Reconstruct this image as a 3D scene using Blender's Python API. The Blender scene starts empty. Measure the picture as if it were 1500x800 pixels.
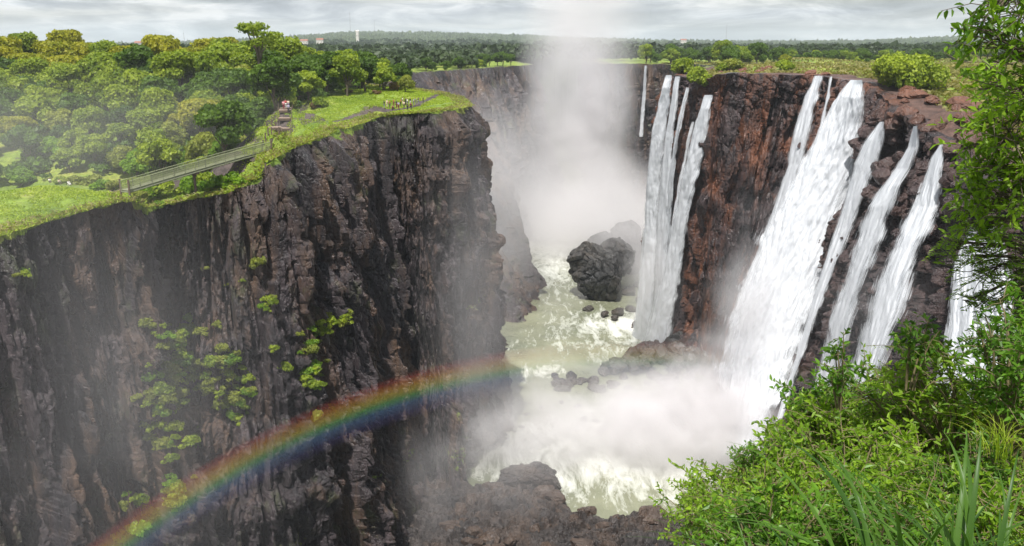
import bpy, bmesh, math, random
import numpy as np
from mathutils import Vector, Matrix
from mathutils.bvhtree import BVHTree

R = math.radians
sc = bpy.context.scene
C = sc.collection
random.seed(7)
rng = np.random.default_rng(11)

# ------------------------------------------------------------------ camera, sky, sun, exposure
FOC, PITCH = 1250.0, R(15.0)          # focal length in photo pixels (photo is 1500 wide), pitch below the horizon
CAM = np.array([0.0, 0.0, 100.0])     # eye 100 m above the river
cd = bpy.data.cameras.new('camera'); cam = bpy.data.objects.new('camera', cd); C.objects.link(cam)
cam.location = CAM; cam.rotation_euler = (R(90) - PITCH, 0, 0)
cd.sensor_width = 36; cd.lens = 36 * FOC / 1500; cd.clip_start = 0.1; cd.clip_end = 40000
sc.camera = cam
SUN_EL, SUN_AZ = 62.0, 193.0          # compass azimuth of the sun (0 = +Y): behind the camera, a little left
sd = bpy.data.lights.new('sun', 'SUN'); sd.energy = 5.0; sd.angle = R(0.8); sd.color = (1.0, 0.97, 0.93)
so = bpy.data.objects.new('sun', sd); C.objects.link(so)
to_sun = Vector((math.sin(R(SUN_AZ)) * math.cos(R(SUN_EL)), math.cos(R(SUN_AZ)) * math.cos(R(SUN_EL)), math.sin(R(SUN_EL))))
so.rotation_euler = to_sun.to_track_quat('Z', 'Y').to_euler()
w = bpy.data.worlds.new('World'); sc.world = w; w.use_nodes = True
nt = w.node_tree; nt.nodes.clear()
def N(t, ty, **kw):
    n = t.nodes.new(ty)
    for k, v in kw.items(): setattr(n, k, v)
    return n
sky = N(nt, 'ShaderNodeTexSky', sky_type='NISHITA', sun_disc=False); sky.sun_elevation = R(SUN_EL); sky.sun_rotation = R(SUN_AZ)
sky.air_density = 1.3; sky.dust_density = 1.5
b1 = N(nt, 'ShaderNodeBackground'); b1.inputs[1].default_value = 0.08
nt.links.new(sky.outputs[0], b1.inputs[0])
tc = N(nt, 'ShaderNodeTexCoord')
def wnoise(scale, loc, detail, rough, dist=0.0):
    m = N(nt, 'ShaderNodeMapping'); m.inputs['Scale'].default_value = scale; m.inputs['Location'].default_value = loc
    nt.links.new(tc.outputs['Generated'], m.inputs[0])
    n = N(nt, 'ShaderNodeTexNoise'); n.inputs['Scale'].default_value = 1; n.inputs['Detail'].default_value = detail
    n.inputs['Roughness'].default_value = rough; n.inputs['Distortion'].default_value = dist
    nt.links.new(m.outputs[0], n.inputs[0]); return n
def wramp(src, stops):
    r = N(nt, 'ShaderNodeValToRGB'); e = r.color_ramp.elements
    while len(e) < len(stops): e.new(0.5)
    for q, (p, c) in zip(e, stops): q.position = p; q.color = (*c, 1)
    nt.links.new(src, r.inputs[0]); return r
nz = wnoise((8, 8, 44), (3.1, 1.7, 0.4), 8, 0.6, 0.6)
cr = wramp(nz.outputs[0], [(0.32, (0.28, 0.31, 0.35)), (0.44, (0.42, 0.45, 0.49)), (0.52, (0.60, 0.63, 0.66)), (0.62, (0.88, 0.89, 0.90))])
nc = wnoise((3, 3, 40), (0.3, 5.2, 2.0), 4, 0.5)
cv = wramp(nc.outputs[0], [(0.40, (1, 1, 1)), (0.62, (0.62, 0.62, 0.62))])
b2 = N(nt, 'ShaderNodeBackground'); b2.inputs[1].default_value = 0.98
nt.links.new(cr.outputs[0], b2.inputs[0])
mx = N(nt, 'ShaderNodeMixShader'); wo = N(nt, 'ShaderNodeOutputWorld')
nt.links.new(cv.outputs[0], mx.inputs[0]); nt.links.new(b1.outputs[0], mx.inputs[1]); nt.links.new(b2.outputs[0], mx.inputs[2])
nt.links.new(mx.outputs[0], wo.inputs[0])
sc.view_settings.view_transform = 'Standard'; sc.view_settings.look = 'None'
sc.view_settings.exposure = 0.3; sc.view_settings.gamma = 1.0; sc.view_settings.use_curve_mapping = False
sc.render.engine = 'CYCLES'
cy = sc.cycles
cy.max_bounces = 6; cy.diffuse_bounces = 3; cy.glossy_bounces = 2; cy.transmission_bounces = 3; cy.volume_bounces = 4
cy.transparent_max_bounces = 16; cy.use_denoising = True; cy.volume_step_rate = 1.0; cy.volume_max_steps = 256
cy.sample_clamp_indirect = 4.0; cy.use_adaptive_sampling = True; cy.adaptive_threshold = 0.02
cy.caustics_reflective = False; cy.caustics_refractive = False

# ------------------------------------------------------------------ projection helpers (photo pixels -> points in the place)
cp, sp = math.cos(PITCH), math.sin(PITCH)
def ray(px, py):
    x = (np.asarray(px, float) - 750) / FOC; u = (400 - np.asarray(py, float)) / FOC
    return np.stack([x + 0 * u, cp + u * sp + 0 * x, -sp + u * cp + 0 * x], -1)
def PZ(px, py, z):
    d = ray(px, py); return CAM + d * ((z - CAM[2]) / d[..., 2])[..., None] if d.ndim > 1 else CAM + d * ((z - CAM[2]) / d[2])
def PY(px, py, Y):
    d = ray(px, py); return CAM + d * (Y / d[1])
def project(p):
    d = np.asarray(p, float) - CAM
    dep = d[..., 1] * cp - d[..., 2] * sp; up = d[..., 1] * sp + d[..., 2] * cp
    return 750 + FOC * d[..., 0] / dep, 400 - FOC * up / dep, dep

# ------------------------------------------------------------------ noise
def _h(x, y, z, s=0):
    a = (x.astype(np.int64) * 374761393 + y.astype(np.int64) * 668265263 + z.astype(np.int64) * 2147483647 + s * 974634777) & 0xffffffff
    a = ((a ^ (a >> 13)) * 1274126177) & 0xffffffff
    a = ((a ^ (a >> 15)) * 2246822519) & 0xffffffff
    return ((a ^ (a >> 16)) & 0xffffff) / float(0xffffff)
def vn(x, y, z=None, s=0):
    x = np.asarray(x, float); y = np.asarray(y, float); z = np.zeros_like(x) if z is None else np.asarray(z, float)
    X, Y, Z = np.floor(x), np.floor(y), np.floor(z)
    f = [x - X, y - Y, z - Z]; f = [t * t * t * (t * (t * 6 - 15) + 10) for t in f]
    r = 0
    for i in (0, 1):
        for j in (0, 1):
            for k in (0, 1):
                r = r + _h(X + i, Y + j, Z + k, s) * (f[0] if i else 1 - f[0]) * (f[1] if j else 1 - f[1]) * (f[2] if k else 1 - f[2])
    return r * 2 - 1
def fbm(x, y, z=None, o=4, s=0, g=0.5):
    r = 0; a = 1; t = 0
    z = np.zeros_like(np.asarray(x, float)) if z is None else z
    for i in range(o):
        r = r + a * vn(x * 2 ** i, y * 2 ** i, z * 2 ** i, s + i); t += a; a *= g
    return r / t
def worley(x, y, s=0):
    X, Y = np.floor(x), np.floor(y)
    f1 = np.full(x.shape, 9.0); f2 = f1.copy(); idv = np.zeros(x.shape)
    for i in (-1, 0, 1):
        for j in (-1, 0, 1):
            cx, cyy = X + i, Y + j; o = np.zeros_like(cx)
            dx = cx + _h(cx, cyy, o, s) - x; dy = cyy + _h(cx, cyy, o, s + 5) - y
            d = np.sqrt(dx * dx + dy * dy); n = d < f1
            f2 = np.where(n, f1, np.minimum(f2, d)); idv = np.where(n, _h(cx, cyy, o, s + 9), idv); f1 = np.where(n, d, f1)
    return f1, f2, idv

# ------------------------------------------------------------------ mesh and object helpers
def mesh_np(name, v, quads, mat=None, smooth=False, attrs=None, mats=None, uv=None):
    me = bpy.data.meshes.new(name); v = np.asarray(v, np.float32); quads = np.asarray(quads, np.int32)
    k = quads.shape[1]
    me.vertices.add(len(v)); me.vertices.foreach_set('co', v.ravel())
    me.loops.add(quads.size); me.loops.foreach_set('vertex_index', quads.ravel())
    me.polygons.add(len(quads)); me.polygons.foreach_set('loop_start', np.arange(0, quads.size, k, dtype=np.int32))
    me.polygons.foreach_set('use_smooth', np.full(len(quads), smooth))
    for m in ([mat] if mat else []) + list(mats or []): me.materials.append(m)
    for a, val in (attrs or {}).items():
        at = me.attributes.new(a, 'FLOAT', 'POINT'); at.data.foreach_set('value', np.asarray(val, np.float32))
    if uv is not None:
        l = me.uv_layers.new(name='uv'); l.data.foreach_set('uv', np.asarray(uv, np.float32)[quads.ravel()].ravel())
    me.update(calc_edges=True); me.validate()
    return me
def obj(name, me, parent=None, label=None, cat=None, group=None, kind=None, loc=None):
    o = bpy.data.objects.new(name, me); C.objects.link(o)
    if parent: o.parent = parent
    if loc is not None: o.location = loc
    tag(o, label, cat, group, kind); return o
def tag(o, label=None, cat=None, group=None, kind=None):
    if label: o['label'] = label
    if cat: o['category'] = cat
    if group: o['group'] = group
    if kind: o['kind'] = kind
    return o
def copy_tree(o, loc, rz=0, scale=(1, 1, 1), label=None, group=None, cat=None):
    r = o.copy(); C.objects.link(r); r.location = loc; r.rotation_euler = (0, 0, rz); r.scale = scale
    if label: r['label'] = label
    if group: r['group'] = group
    if cat: r['category'] = cat
    for ch in KIDS.get(o.name, []):
        c = ch.copy(); C.objects.link(c); c.parent = r
        for g in KIDS.get(ch.name, []):
            d = g.copy(); C.objects.link(d); d.parent = c
    return r
KIDS = {}
def kid(name, me, parent):
    o = obj(name, me, parent); KIDS.setdefault(parent.name, []).append(o); return o
def grid_faces(nu, nv):
    a = np.arange(nu * nv).reshape(nu, nv)
    return np.stack([a[:-1, :-1], a[1:, :-1], a[1:, 1:], a[:-1, 1:]], -1).reshape(-1, 4)
def tube(pts, rad, n=6):
    pts = np.asarray(pts, float); rad = np.broadcast_to(np.asarray(rad, float), (len(pts),))
    t = np.gradient(pts, axis=0); t /= np.linalg.norm(t, axis=1)[:, None] + 1e-9
    ref = np.where(np.abs(t[:, 2:3]) > 0.9, np.array([[1.0, 0, 0]]), np.array([[0, 0, 1.0]]))
    a = np.cross(t, ref); a /= np.linalg.norm(a, axis=1)[:, None] + 1e-9; b = np.cross(t, a)
    th = np.linspace(0, 2 * np.pi, n, endpoint=False)
    v = pts[:, None] + rad[:, None, None] * (np.cos(th)[None, :, None] * a[:, None] + np.sin(th)[None, :, None] * b[:, None])
    f = []
    for i in range(len(pts) - 1):
        for j in range(n):
            k = (j + 1) % n; f.append((i * n + j, i * n + k, (i + 1) * n + k, (i + 1) * n + j))
    return v.reshape(-1, 3), np.array(f)
class MB:
    def __init__(s): s.v = []; s.f = []; s.n = 0
    def add(s, v, f): s.v.append(np.asarray(v, float)); s.f.append(np.asarray(f) + s.n); s.n += len(v)
    def tube(s, p, r, n=6): s.add(*tube(p, r, n))
    def box(s, c, size, rz=0, ax=None):
        q = np.array([[x, y, z] for x in (-.5, .5) for y in (-.5, .5) for z in (-.5, .5)]) * np.array(size)
        if ax is not None: q = q @ np.asarray(ax)
        elif rz: cz, sz = math.cos(rz), math.sin(rz); q = q @ np.array([[cz, sz, 0], [-sz, cz, 0], [0, 0, 1]])
        s.add(q + np.array(c), [(0, 1, 3, 2), (4, 6, 7, 5), (0, 4, 5, 1), (2, 3, 7, 6), (0, 2, 6, 4), (1, 5, 7, 3)])
    def mesh(s, name, mat=None, smooth=False, **k): return mesh_np(name, np.vstack(s.v), np.vstack(s.f), mat, smooth, **k)

# ------------------------------------------------------------------ materials
def new_mat(name):
    m = bpy.data.materials.new(name); m.use_nodes = True; t = m.node_tree; t.nodes.clear()
    o = N(t, 'ShaderNodeOutputMaterial'); p = N(t, 'ShaderNodeBsdfPrincipled'); t.links.new(p.outputs[0], o.inputs[0])
    return m, t, p, o
def tx(t, scale=(1, 1, 1), coord='Object', s=1.0, detail=5, rough=0.6, loc=(0, 0, 0), kind='noise', dist=0.0):
    c = N(t, 'ShaderNodeTexCoord'); m = N(t, 'ShaderNodeMapping'); m.inputs['Scale'].default_value = scale; m.inputs['Location'].default_value = loc
    t.links.new(c.outputs[coord], m.inputs[0])
    if kind == 'noise':
        n = N(t, 'ShaderNodeTexNoise'); n.inputs['Detail'].default_value = detail; n.inputs['Roughness'].default_value = rough; n.inputs['Distortion'].default_value = dist
    else: n = N(t, 'ShaderNodeTexVoronoi')
    n.inputs['Scale'].default_value = s; t.links.new(m.outputs[0], n.inputs[0]); return n.outputs[0]
def ramp(t, src, stops):
    r = N(t, 'ShaderNodeValToRGB'); e = r.color_ramp.elements
    while len(e) < len(stops): e.new(0.5)
    for q, (p, c) in zip(e, stops):
        q.position = p; q.color = (*((c, c, c) if isinstance(c, (int, float)) else c), 1)
    t.links.new(src, r.inputs[0]); return r.outputs[0]
def mixc(t, f, a, b, mode='MIX'):
    m = N(t, 'ShaderNodeMix', data_type='RGBA', blend_type=mode)
    for i, s in ((0, f), (6, a), (7, b)):
        if isinstance(s, (int, float)): m.inputs[i].default_value = s
        elif isinstance(s, tuple): m.inputs[i].default_value = (*s, 1)
        else: t.links.new(s, m.inputs[i])
    return m.outputs[2]
def mth(t, op, a, b=0.0):
    m = N(t, 'ShaderNodeMath', operation=op)
    for i, s in ((0, a), (1, b)):
        if isinstance(s, (int, float)): m.inputs[i].default_value = s
        else: t.links.new(s, m.inputs[i])
    return m.outputs[0]
def attr(t, name): a = N(t, 'ShaderNodeAttribute'); a.attribute_name = name; return a.outputs['Fac']
def bump(t, p, src, strength, dist):
    b = N(t, 'ShaderNodeBump'); b.inputs['Strength'].default_value = strength; b.inputs['Distance'].default_value = dist
    t.links.new(src, b.inputs['Height']); t.links.new(b.outputs[0], p.inputs['Normal'])
def plain(name, col, rough=0.7, var=0.25, scale=8.0):
    m, t, p, o = new_mat(name)
    n = tx(t, s=scale, detail=3)
    lo = tuple(c * (1 - var) for c in col); hi = tuple(min(1, c * (1 + var)) for c in col)
    t.links.new(ramp(t, n, [(0.3, lo), (0.7, hi)]), p.inputs['Base Color']); p.inputs['Roughness'].default_value = rough
    return m
def grass_color(t, dry=0.5):
    a = ramp(t, tx(t, s=0.09, detail=4, rough=0.65), [(0.34, (0.09, 0.15, 0.014)), (0.5, (0.18, 0.26, 0.024)), (0.66, (0.28, 0.30, 0.05))])
    b = ramp(t, tx(t, s=1.3, detail=4, rough=0.7, loc=(9, 2, 4)), [(0.3, 0.55), (0.7, 1.35)])
    c = mixc(t, 1.0, a, b, 'MULTIPLY')
    d = ramp(t, tx(t, s=0.22, detail=5, rough=0.7, loc=(3, 8, 1)), [(0.55 + 0.1 * (1 - dry), 0.0), (0.72, 1.0)])
    return mixc(t, mth(t, 'MULTIPLY', d, dry), c, (0.30, 0.24, 0.12))
def rock_mat(name, dark, mid, warm, pale, warm_amt=0.5, grass=False, wet=True, moss=0.0):
    m, t, p, o = new_mat(name)
    big = tx(t, (1, 1, .5), s=0.07, detail=6, rough=0.65)
    base = ramp(t, big, [(0.35, dark), (0.62, mid)])
    st = ramp(t, tx(t, (1, 1, .07), s=0.55, detail=5, rough=0.65, loc=(4, 4, 4)), [(0.36, 0.55), (0.62, 1.45)])
    base = mixc(t, 1.0, base, st, 'MULTIPLY')
    wa = ramp(t, tx(t, (1, 1, .28), s=0.11, detail=6, rough=0.7, loc=(20, 3, 9)), [(0.56 - 0.16 * warm_amt, 0), (0.68 - 0.12 * warm_amt, 1)])
    wf = mth(t, 'MULTIPLY', wa, min(1.0, 0.35 + warm_amt))
    if name == 'red_rock':
        g0 = N(t, 'ShaderNodeNewGeometry'); s0 = N(t, 'ShaderNodeSeparateXYZ'); t.links.new(g0.outputs['Position'], s0.inputs[0])
        bed = mth(t, 'MAXIMUM', ramp(t, mth(t, 'DIVIDE', s0.outputs[1], 300.0), [(0.70, 0.12), (0.80, 1.0)]), ramp(t, mth(t, 'DIVIDE', s0.outputs[2], 100.0), [(0.80, 0.0), (0.90, 0.9)]))
        wf = mth(t, 'MULTIPLY', wf, bed)
    base = mixc(t, wf, base, warm)
    sp_ = ramp(t, tx(t, s=2.2, detail=6, rough=0.8, loc=(1, 9, 2)), [(0.3, 0.45), (0.7, 1.6)])
    base = mixc(t, 1.0, base, sp_, 'MULTIPLY')
    pw = ramp(t, tx(t, (1, 1, .35), s=0.9, detail=8, rough=0.8, loc=(7, 1, 2)), [(0.63, 0), (0.71, 1)])
    base = mixc(t, mth(t, 'MULTIPLY', pw, 0.75), base, pale)
    if moss > 0:
        mo = ramp(t, tx(t, (1, 1, .6), s=0.13, detail=7, rough=0.75, loc=(2, 2, 31)), [(0.60 - moss * .1, 0), (0.68, 1)])
        base = mixc(t, mth(t, 'MULTIPLY', mo, 0.75), base, (0.05, 0.065, 0.02))
    ro = ramp(t, tx(t, (1, 1, .2), s=0.35, detail=4, loc=(5, 5, 1)), [(0.44, 0.24 if wet else 0.65), (0.6, 0.8)])
    if grass:
        g = attr(t, 'grass'); gn = mth(t, 'ADD', g, mth(t, 'MULTIPLY', mth(t, 'SUBTRACT', tx(t, s=0.9, detail=5, rough=0.7), 0.5), 1.1))
        gm = ramp(t, gn, [(0.46, 0), (0.56, 1)])
        base = mixc(t, gm, base, grass_color(t, 0.8)); ro = mixc(t, gm, ro, (0.9, 0.9, 0.9))
    t.links.new(base, p.inputs['Base Color']); t.links.new(ro, p.inputs['Roughness'])
    vc = N(t, 'ShaderNodeTexVoronoi', feature='DISTANCE_TO_EDGE'); vc.inputs['Scale'].default_value = 0.85; mpv = N(t, 'ShaderNodeMapping'); mpv.inputs['Scale'].default_value = (1, 1, .42)
    cv0 = N(t, 'ShaderNodeTexCoord'); wrp = N(t, 'ShaderNodeTexNoise'); wrp.inputs['Scale'].default_value = .8; t.links.new(cv0.outputs['Object'], wrp.inputs[0])
    wad = N(t, 'ShaderNodeVectorMath', operation='MULTIPLY_ADD'); t.links.new(wrp.outputs['Color'], wad.inputs[0]); wad.inputs[1].default_value = (1.2, 1.2, 1.2); t.links.new(cv0.outputs['Object'], wad.inputs[2])
    t.links.new(wad.outputs[0], mpv.inputs[0]); t.links.new(mpv.outputs[0], vc.inputs[0])
    hgt = mth(t, 'ADD', tx(t, (1, 1, .6), s=2.4, detail=9, rough=0.75), ramp(t, vc.outputs['Distance'], [(0.0, 0.0), (0.08, 0.35)]))
    bump(t, p, hgt, 0.85, 0.35)
    return m
M = {}
M['basalt'] = rock_mat('basalt', (0.012, 0.010, 0.012), (0.055, 0.042, 0.044), (0.100, 0.060, 0.038), (0.30, 0.28, 0.28), 0.55, grass=True, moss=0.5)
M['redrock'] = rock_mat('red_rock', (0.018, 0.013, 0.014), (0.055, 0.037, 0.036), (0.155, 0.060, 0.030), (0.24, 0.19, 0.18), 0.75, grass=True)
M['boulder'] = rock_mat('boulder_rock', (0.018, 0.016, 0.016), (0.058, 0.047, 0.042), (0.080, 0.052, 0.036), (0.30, 0.27, 0.25), 0.5)
M['island'] = rock_mat('island_rock', (0.018, 0.018, 0.018), (0.052, 0.048, 0.043), (0.09, 0.07, 0.05), (0.22, 0.2, 0.19), 0.2)
def land_mat(name, rockcol, dry):
    m, t, p, o = new_mat(name)
    g = grass_color(t, dry)
    rk = mixc(t, 1.0, ramp(t, tx(t, s=0.3, detail=7, rough=0.7), [(0.38, tuple(c * .4 for c in rockcol)), (0.62, rockcol)]), ramp(t, tx(t, s=3, detail=5, rough=.8), [(0.3, .5), (0.7, 1.5)]), 'MULTIPLY')
    a = mth(t, 'ADD', attr(t, 'rock'), mth(t, 'MULTIPLY', mth(t, 'SUBTRACT', tx(t, s=0.35, detail=5, rough=0.7), 0.5), 1.0))
    t.links.new(mixc(t, ramp(t, a, [(0.45, 0), (0.55, 1)]), g, rk), p.inputs['Base Color']); p.inputs['Roughness'].default_value = 0.9
    bump(t, p, tx(t, s=1.8, detail=7, rough=0.7), 0.8, 0.4); return m
M['land_left'] = land_mat('green_land', (0.11, 0.085, 0.075), 0.5)
M['land_right'] = land_mat('dry_grass_land', (0.13, 0.075, 0.058), 0.9)
def leaf_mat(name, lo, hi, trans=0.35, attrn='tint', rough=0.5):
    m, t, p, o = new_mat(name)
    oi = N(t, 'ShaderNodeObjectInfo')
    f = mth(t, 'ADD', mth(t, 'MULTIPLY', attr(t, attrn), 0.75), mth(t, 'MULTIPLY', oi.outputs['Random'], 0.25))
    c = ramp(t, f, [(0.0, lo), (1.0, hi)])
    t.links.new(c, p.inputs['Base Color']); p.inputs['Roughness'].default_value = rough; p.inputs['Specular IOR Level'].default_value = 0.3
    tr = N(t, 'ShaderNodeBsdfTranslucent'); t.links.new(mixc(t, 1.0, c, (1.3, 1.35, 0.7), 'MULTIPLY'), tr.inputs[0])
    mxs = N(t, 'ShaderNodeMixShader'); mxs.inputs[0].default_value = trans
    t.links.new(p.outputs[0], mxs.inputs[1]); t.links.new(tr.outputs[0], mxs.inputs[2]); t.links.new(mxs.outputs[0], o.inputs[0])
    return m
M['lf_dark'] = leaf_mat('dark_leaf', (0.030, 0.07, 0.008), (0.13, 0.22, 0.018))
M['lf_mid'] = leaf_mat('mid_leaf', (0.085, 0.155, 0.010), (0.38, 0.45, 0.035))
M['lf_yel'] = leaf_mat('yellow_leaf', (0.15, 0.20, 0.012), (0.40, 0.37, 0.02))
M['lf_pale'] = leaf_mat('pale_leaf', (0.14, 0.18, 0.025), (0.36, 0.38, 0.06))
M['lf_dry'] = leaf_mat('dry_leaf', (0.14, 0.085, 0.035), (0.26, 0.19, 0.08))
M['lf_far'] = leaf_mat('far_leaf', (0.018, 0.036, 0.012), (0.055, 0.085, 0.024), 0.2)
M['lf_bright'] = leaf_mat('bright_leaf', (0.05, 0.135, 0.010), (0.31, 0.47, 0.035), 0.45, rough=0.42)
M['lf_near'] = leaf_mat('near_leaf', (0.022, 0.07, 0.010), (0.17, 0.34, 0.03), 0.42, rough=0.4)
M['blade'] = leaf_mat('grass_blade', (0.025, 0.075, 0.010), (0.10, 0.20, 0.025), 0.4, rough=0.4)
M['tuft'] = leaf_mat('grass_tuft', (0.16, 0.26, 0.014), (0.42, 0.50, 0.05), 0.4)
M['tuft_dry'] = leaf_mat('dry_grass_tuft', (0.14, 0.15, 0.03), (0.38, 0.32, 0.13), 0.4)
M['bark'] = plain('bark', (0.13, 0.10, 0.075), 0.9)
M['stem'] = plain('twig', (0.16, 0.13, 0.06), 0.8)

# ------------------------------------------------------------------ land outlines: rim (x, y, z) and foot (x, y)
def rp(px, py, z): q = PZ(px, py, z); return (q[0], q[1], z)
def along(pts, ds):
    pts = np.asarray(pts, float); d = np.r_[0, np.cumsum(np.linalg.norm(np.diff(pts[:, :2], axis=0), axis=1))]
    s = np.arange(0, d[-1], ds); return s, np.stack([np.interp(s, d, pts[:, i]) for i in range(pts.shape[1])], 1), d
pr = [(-135, 70, 78), rp(-120, 362, 78), rp(0, 345, 78), rp(75, 320, 78.5), rp(140, 305, 79), rp(185, 293, 80), rp(212, 302, 77), rp(240, 297, 77), rp(265, 290, 77.8), rp(330, 281, 78.5),
      rp(372, 262, 80), rp(392, 232, 83), rp(420, 220, 83.5), rp(452, 208, 84), rp(490, 192, 84.5), rp(560, 170, 85), rp(622, 164, 86), rp(688, 156, 86.3)]
pr = [p for p in pr]
pf = []
for i, p in enumerate(pr):
    a = np.array(pr[max(0, i - 1)][:2]); b = np.array(pr[min(len(pr) - 1, i + 1)][:2]); t = (b - a) / np.linalg.norm(b - a)
    n = np.array([t[1], -t[0]]); k = 13 if i < 10 else 10
    pf.append(tuple(np.array(p[:2]) + n * k))
c0 = np.array(pr[-1][:2])
pf[-1] = (-2.5, 203)
pr += [(c0[0] - 0.5, c0[1] + 7, 86.5), (-13, 222, 87), (-22, 243, 87.4), (-38, 262, 87.8), (-52, 285, 88), (-62, 320, 88)]
pf += [(-2.0, 213), (-3, 228), (-12, 252), (-28, 272), (-36, 292), (-30, 312)]
prom_rim, prom_foot = np.array(pr), np.array(pf)
far_rim = np.array([(-62, 320, 88), (-55, 360, 88), (-38, 400, 88), (-20, 440, 88), (-10, 480, 88), (-6, 510, 87.6), (6, 530, 87.5), (14, 566, 87.5), (4, 630, 88), (-8, 700, 88), (-14, 790, 88)])
far_foot = np.array([(-30, 312), (8, 300), (12, 322), (5, 352), (3, 417), (9, 480), (26, 545), (34, 572), (28, 640), (20, 700), (12, 790)])
rr = [(66, 790, 88), (56, 700, 88), (55, 640, 88), rp(884, 94.5, 87.5), rp(905, 93.5, 88), rp(978, 95, 88), (112, 480, 89), (88, 400, 90), (66, 330, 90.5), rp(985, 111, 90.5), rp(1015, 114, 90), rp(1035, 116, 90),
      rp(1050, 110, 91.6), rp(1120, 107, 92), rp(1190, 110, 91.5), rp(1220, 114, 91.2), rp(1265, 121, 90.9), rp(1300, 150, 87.5), rp(1345, 185, 84.5), rp(1385, 212, 82.5), rp(1440, 260, 80),
      (72, 112, 79), (66, 85, 81), (48, 58, 83), (30, 36, 86), (16, 24, 88.6), (8, 17, 90.8), (4.5, 13, 92.2), (2.9, 10, 93.6), (2.2, 7, 95.2), (1.4, 3, 97.2), (0, -0.5, 98.3), (-2, -6, 98.8), (-22, -60, 99)]
rf = [(74, 790), (64, 700), (58, 640), (57, 550), (63, 543), (100, 538), (104, 480), (80, 400), (58, 338), (50, 292), (53, 276), (55, 266),
      (58, 256), (61, 243), (60, 228), (61, 217), (64, 205), (60, 188), (56, 166), (54, 146), (50, 126), (48, 105), (44, 88), (38, 66), (28, 44), (18, 32), (10, 22), (6.5, 17), (4.5, 13), (3, 9), (1.5, 4), (-1, -0.5), (-4, -7), (-30, -60)]
right_rim, right_foot = np.array(rr), np.array(rf)

# height of the land as an inverse distance blend of surveyed points
def make_height(pts, p=3.2):
    pts = np.asarray(pts, float)
    def h(x, y):
        x = np.asarray(x, float); y = np.asarray(y, float); sh = x.shape; x = x.ravel(); y = y.ravel(); out = np.empty(len(x))
        for a in range(0, len(x), 20000):
            d2 = (x[a:a + 20000, None] - pts[None, :, 0]) ** 2 + (y[a:a + 20000, None] - pts[None, :, 1]) ** 2 + 0.5
            wgt = d2 ** (-p / 2); out[a:a + 20000] = (wgt * pts[None, :, 2]).sum(1) / wgt.sum(1)
        return out.reshape(sh)
    return h
ctl = list(along(prom_rim, 2.5)[1]) + list(along(far_rim, 8)[1])
ctl += [rp(*q) for q in [(0, 300, 79.5), (-60, 310, 79.5), (60, 277, 80.3), (110, 283, 80), (160, 284, 80.1), (30, 285, 80), (390, 185, 86.8), (420, 160, 87.9), (410, 195, 86.0), (360, 218, 84), (470, 142, 88.4), (560, 134, 88.2), (640, 130, 87.5),
                         (500, 172, 86.9), (600, 149, 86.8), (450, 165, 87.3), (540, 152, 87.4)]]
ctl += [(-130, 128, 66), (-110, 138, 63), (-90, 140, 61), (-72, 142, 62), (-60, 144, 72), (-54, 137, 76), (-140, 160, 70), (-100, 165, 72), (-78, 168, 73.5), (-60, 168, 75), (-50, 160, 76), (-45, 152, 78), (-120, 200, 80), (-80, 200, 82), (-50, 195, 85), (-150, 240, 84),
        (-90, 240, 87), (-60, 230, 88), (-200, 230, 80), (-260, 200, 78), (-60, 270, 88), (-90, 300, 90), (-160, 310, 90), (-250, 320, 89), (-90, 350, 89), (-80, 420, 88), (-160, 450, 88), (-60, 500, 88), (-40, 600, 88), (-200, 600, 88), (-400, 300, 87), (-500, 500, 87), (-700, 300, 87), (-700, 600, 87), (-250, 120, 78), (-400, 60, 80)]
hL0 = make_height(ctl)
RAV = np.array([(-68, 139), (-76, 142), (-100, 143), (-140, 134), (-200, 112)], float)
def dist_pl(x, y, pl):
    d = np.full(np.shape(x), 1e9)
    for a, b in zip(pl[:-1], pl[1:]):
        ab = b - a; t = np.clip(((x - a[0]) * ab[0] + (y - a[1]) * ab[1]) / (ab @ ab), 0, 1)
        d = np.minimum(d, np.hypot(x - a[0] - t * ab[0], y - a[1] - t * ab[1]))
    return d
def hL(x, y):                          # the plateau, cut by the side ravine that the footbridge crosses
    k = np.clip(1.25 - (dist_pl(x, y, RAV) + 1.5 * vn(np.asarray(x) / 4, np.asarray(y) / 4, s=41)) / 10, 0, 1); k = k * k * (3 - 2 * k)
    return hL0(x, y) * (1 - k) + (62 + 0.06 * np.abs(np.asarray(x))) * k + 0.35 * fbm(x / 9, y / 9, o=3, s=3)
ctr = list(along(right_rim, 5)[1])
ctr += [rp(*q) for q in [(1120, 96, 93), (1200, 98, 93), (1300, 101, 93), (1400, 108, 92.5), (1330, 135, 89.5), (1390, 165, 87), (1430, 190, 85.5), (1290, 118, 91)]]
ctr += [(150, 300, 93), (250, 300, 93.5), (150, 450, 93), (120, 380, 92), (300, 500, 93), (150, 600, 92), (400, 700, 92), (100, 700, 90), (500, 300, 93), (200, 180, 91), (130, 180, 90), (110, 130, 86), (200, 90, 90), (100, 80, 86), (60, 50, 88), (30, 10, 97), (60, 10, 98), (120, 20, 96),
        (0, 0, 98.3), (2, 2, 97.5), (4, 6, 95.9), (6, 10, 94.3), (8, 6, 95.9), (10, 12, 93.4), (14, 16, 92), (24, 24, 90.5), (14, 8, 95.4), (10, 2, 97.6), (20, 4, 97.5), (0, -10, 99), (20, -20, 99.5), (60, -40, 100), (-10, -40, 99), (30, 30, 90)]
hR0 = make_height(ctr)
def hR(x, y):
    far = np.clip((np.hypot(x, y) - 30) / 60, 0, 1)
    return hR0(x, y) + (0.12 + 0.45 * far) * fbm(x / 8, y / 8, o=3, s=13)

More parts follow.
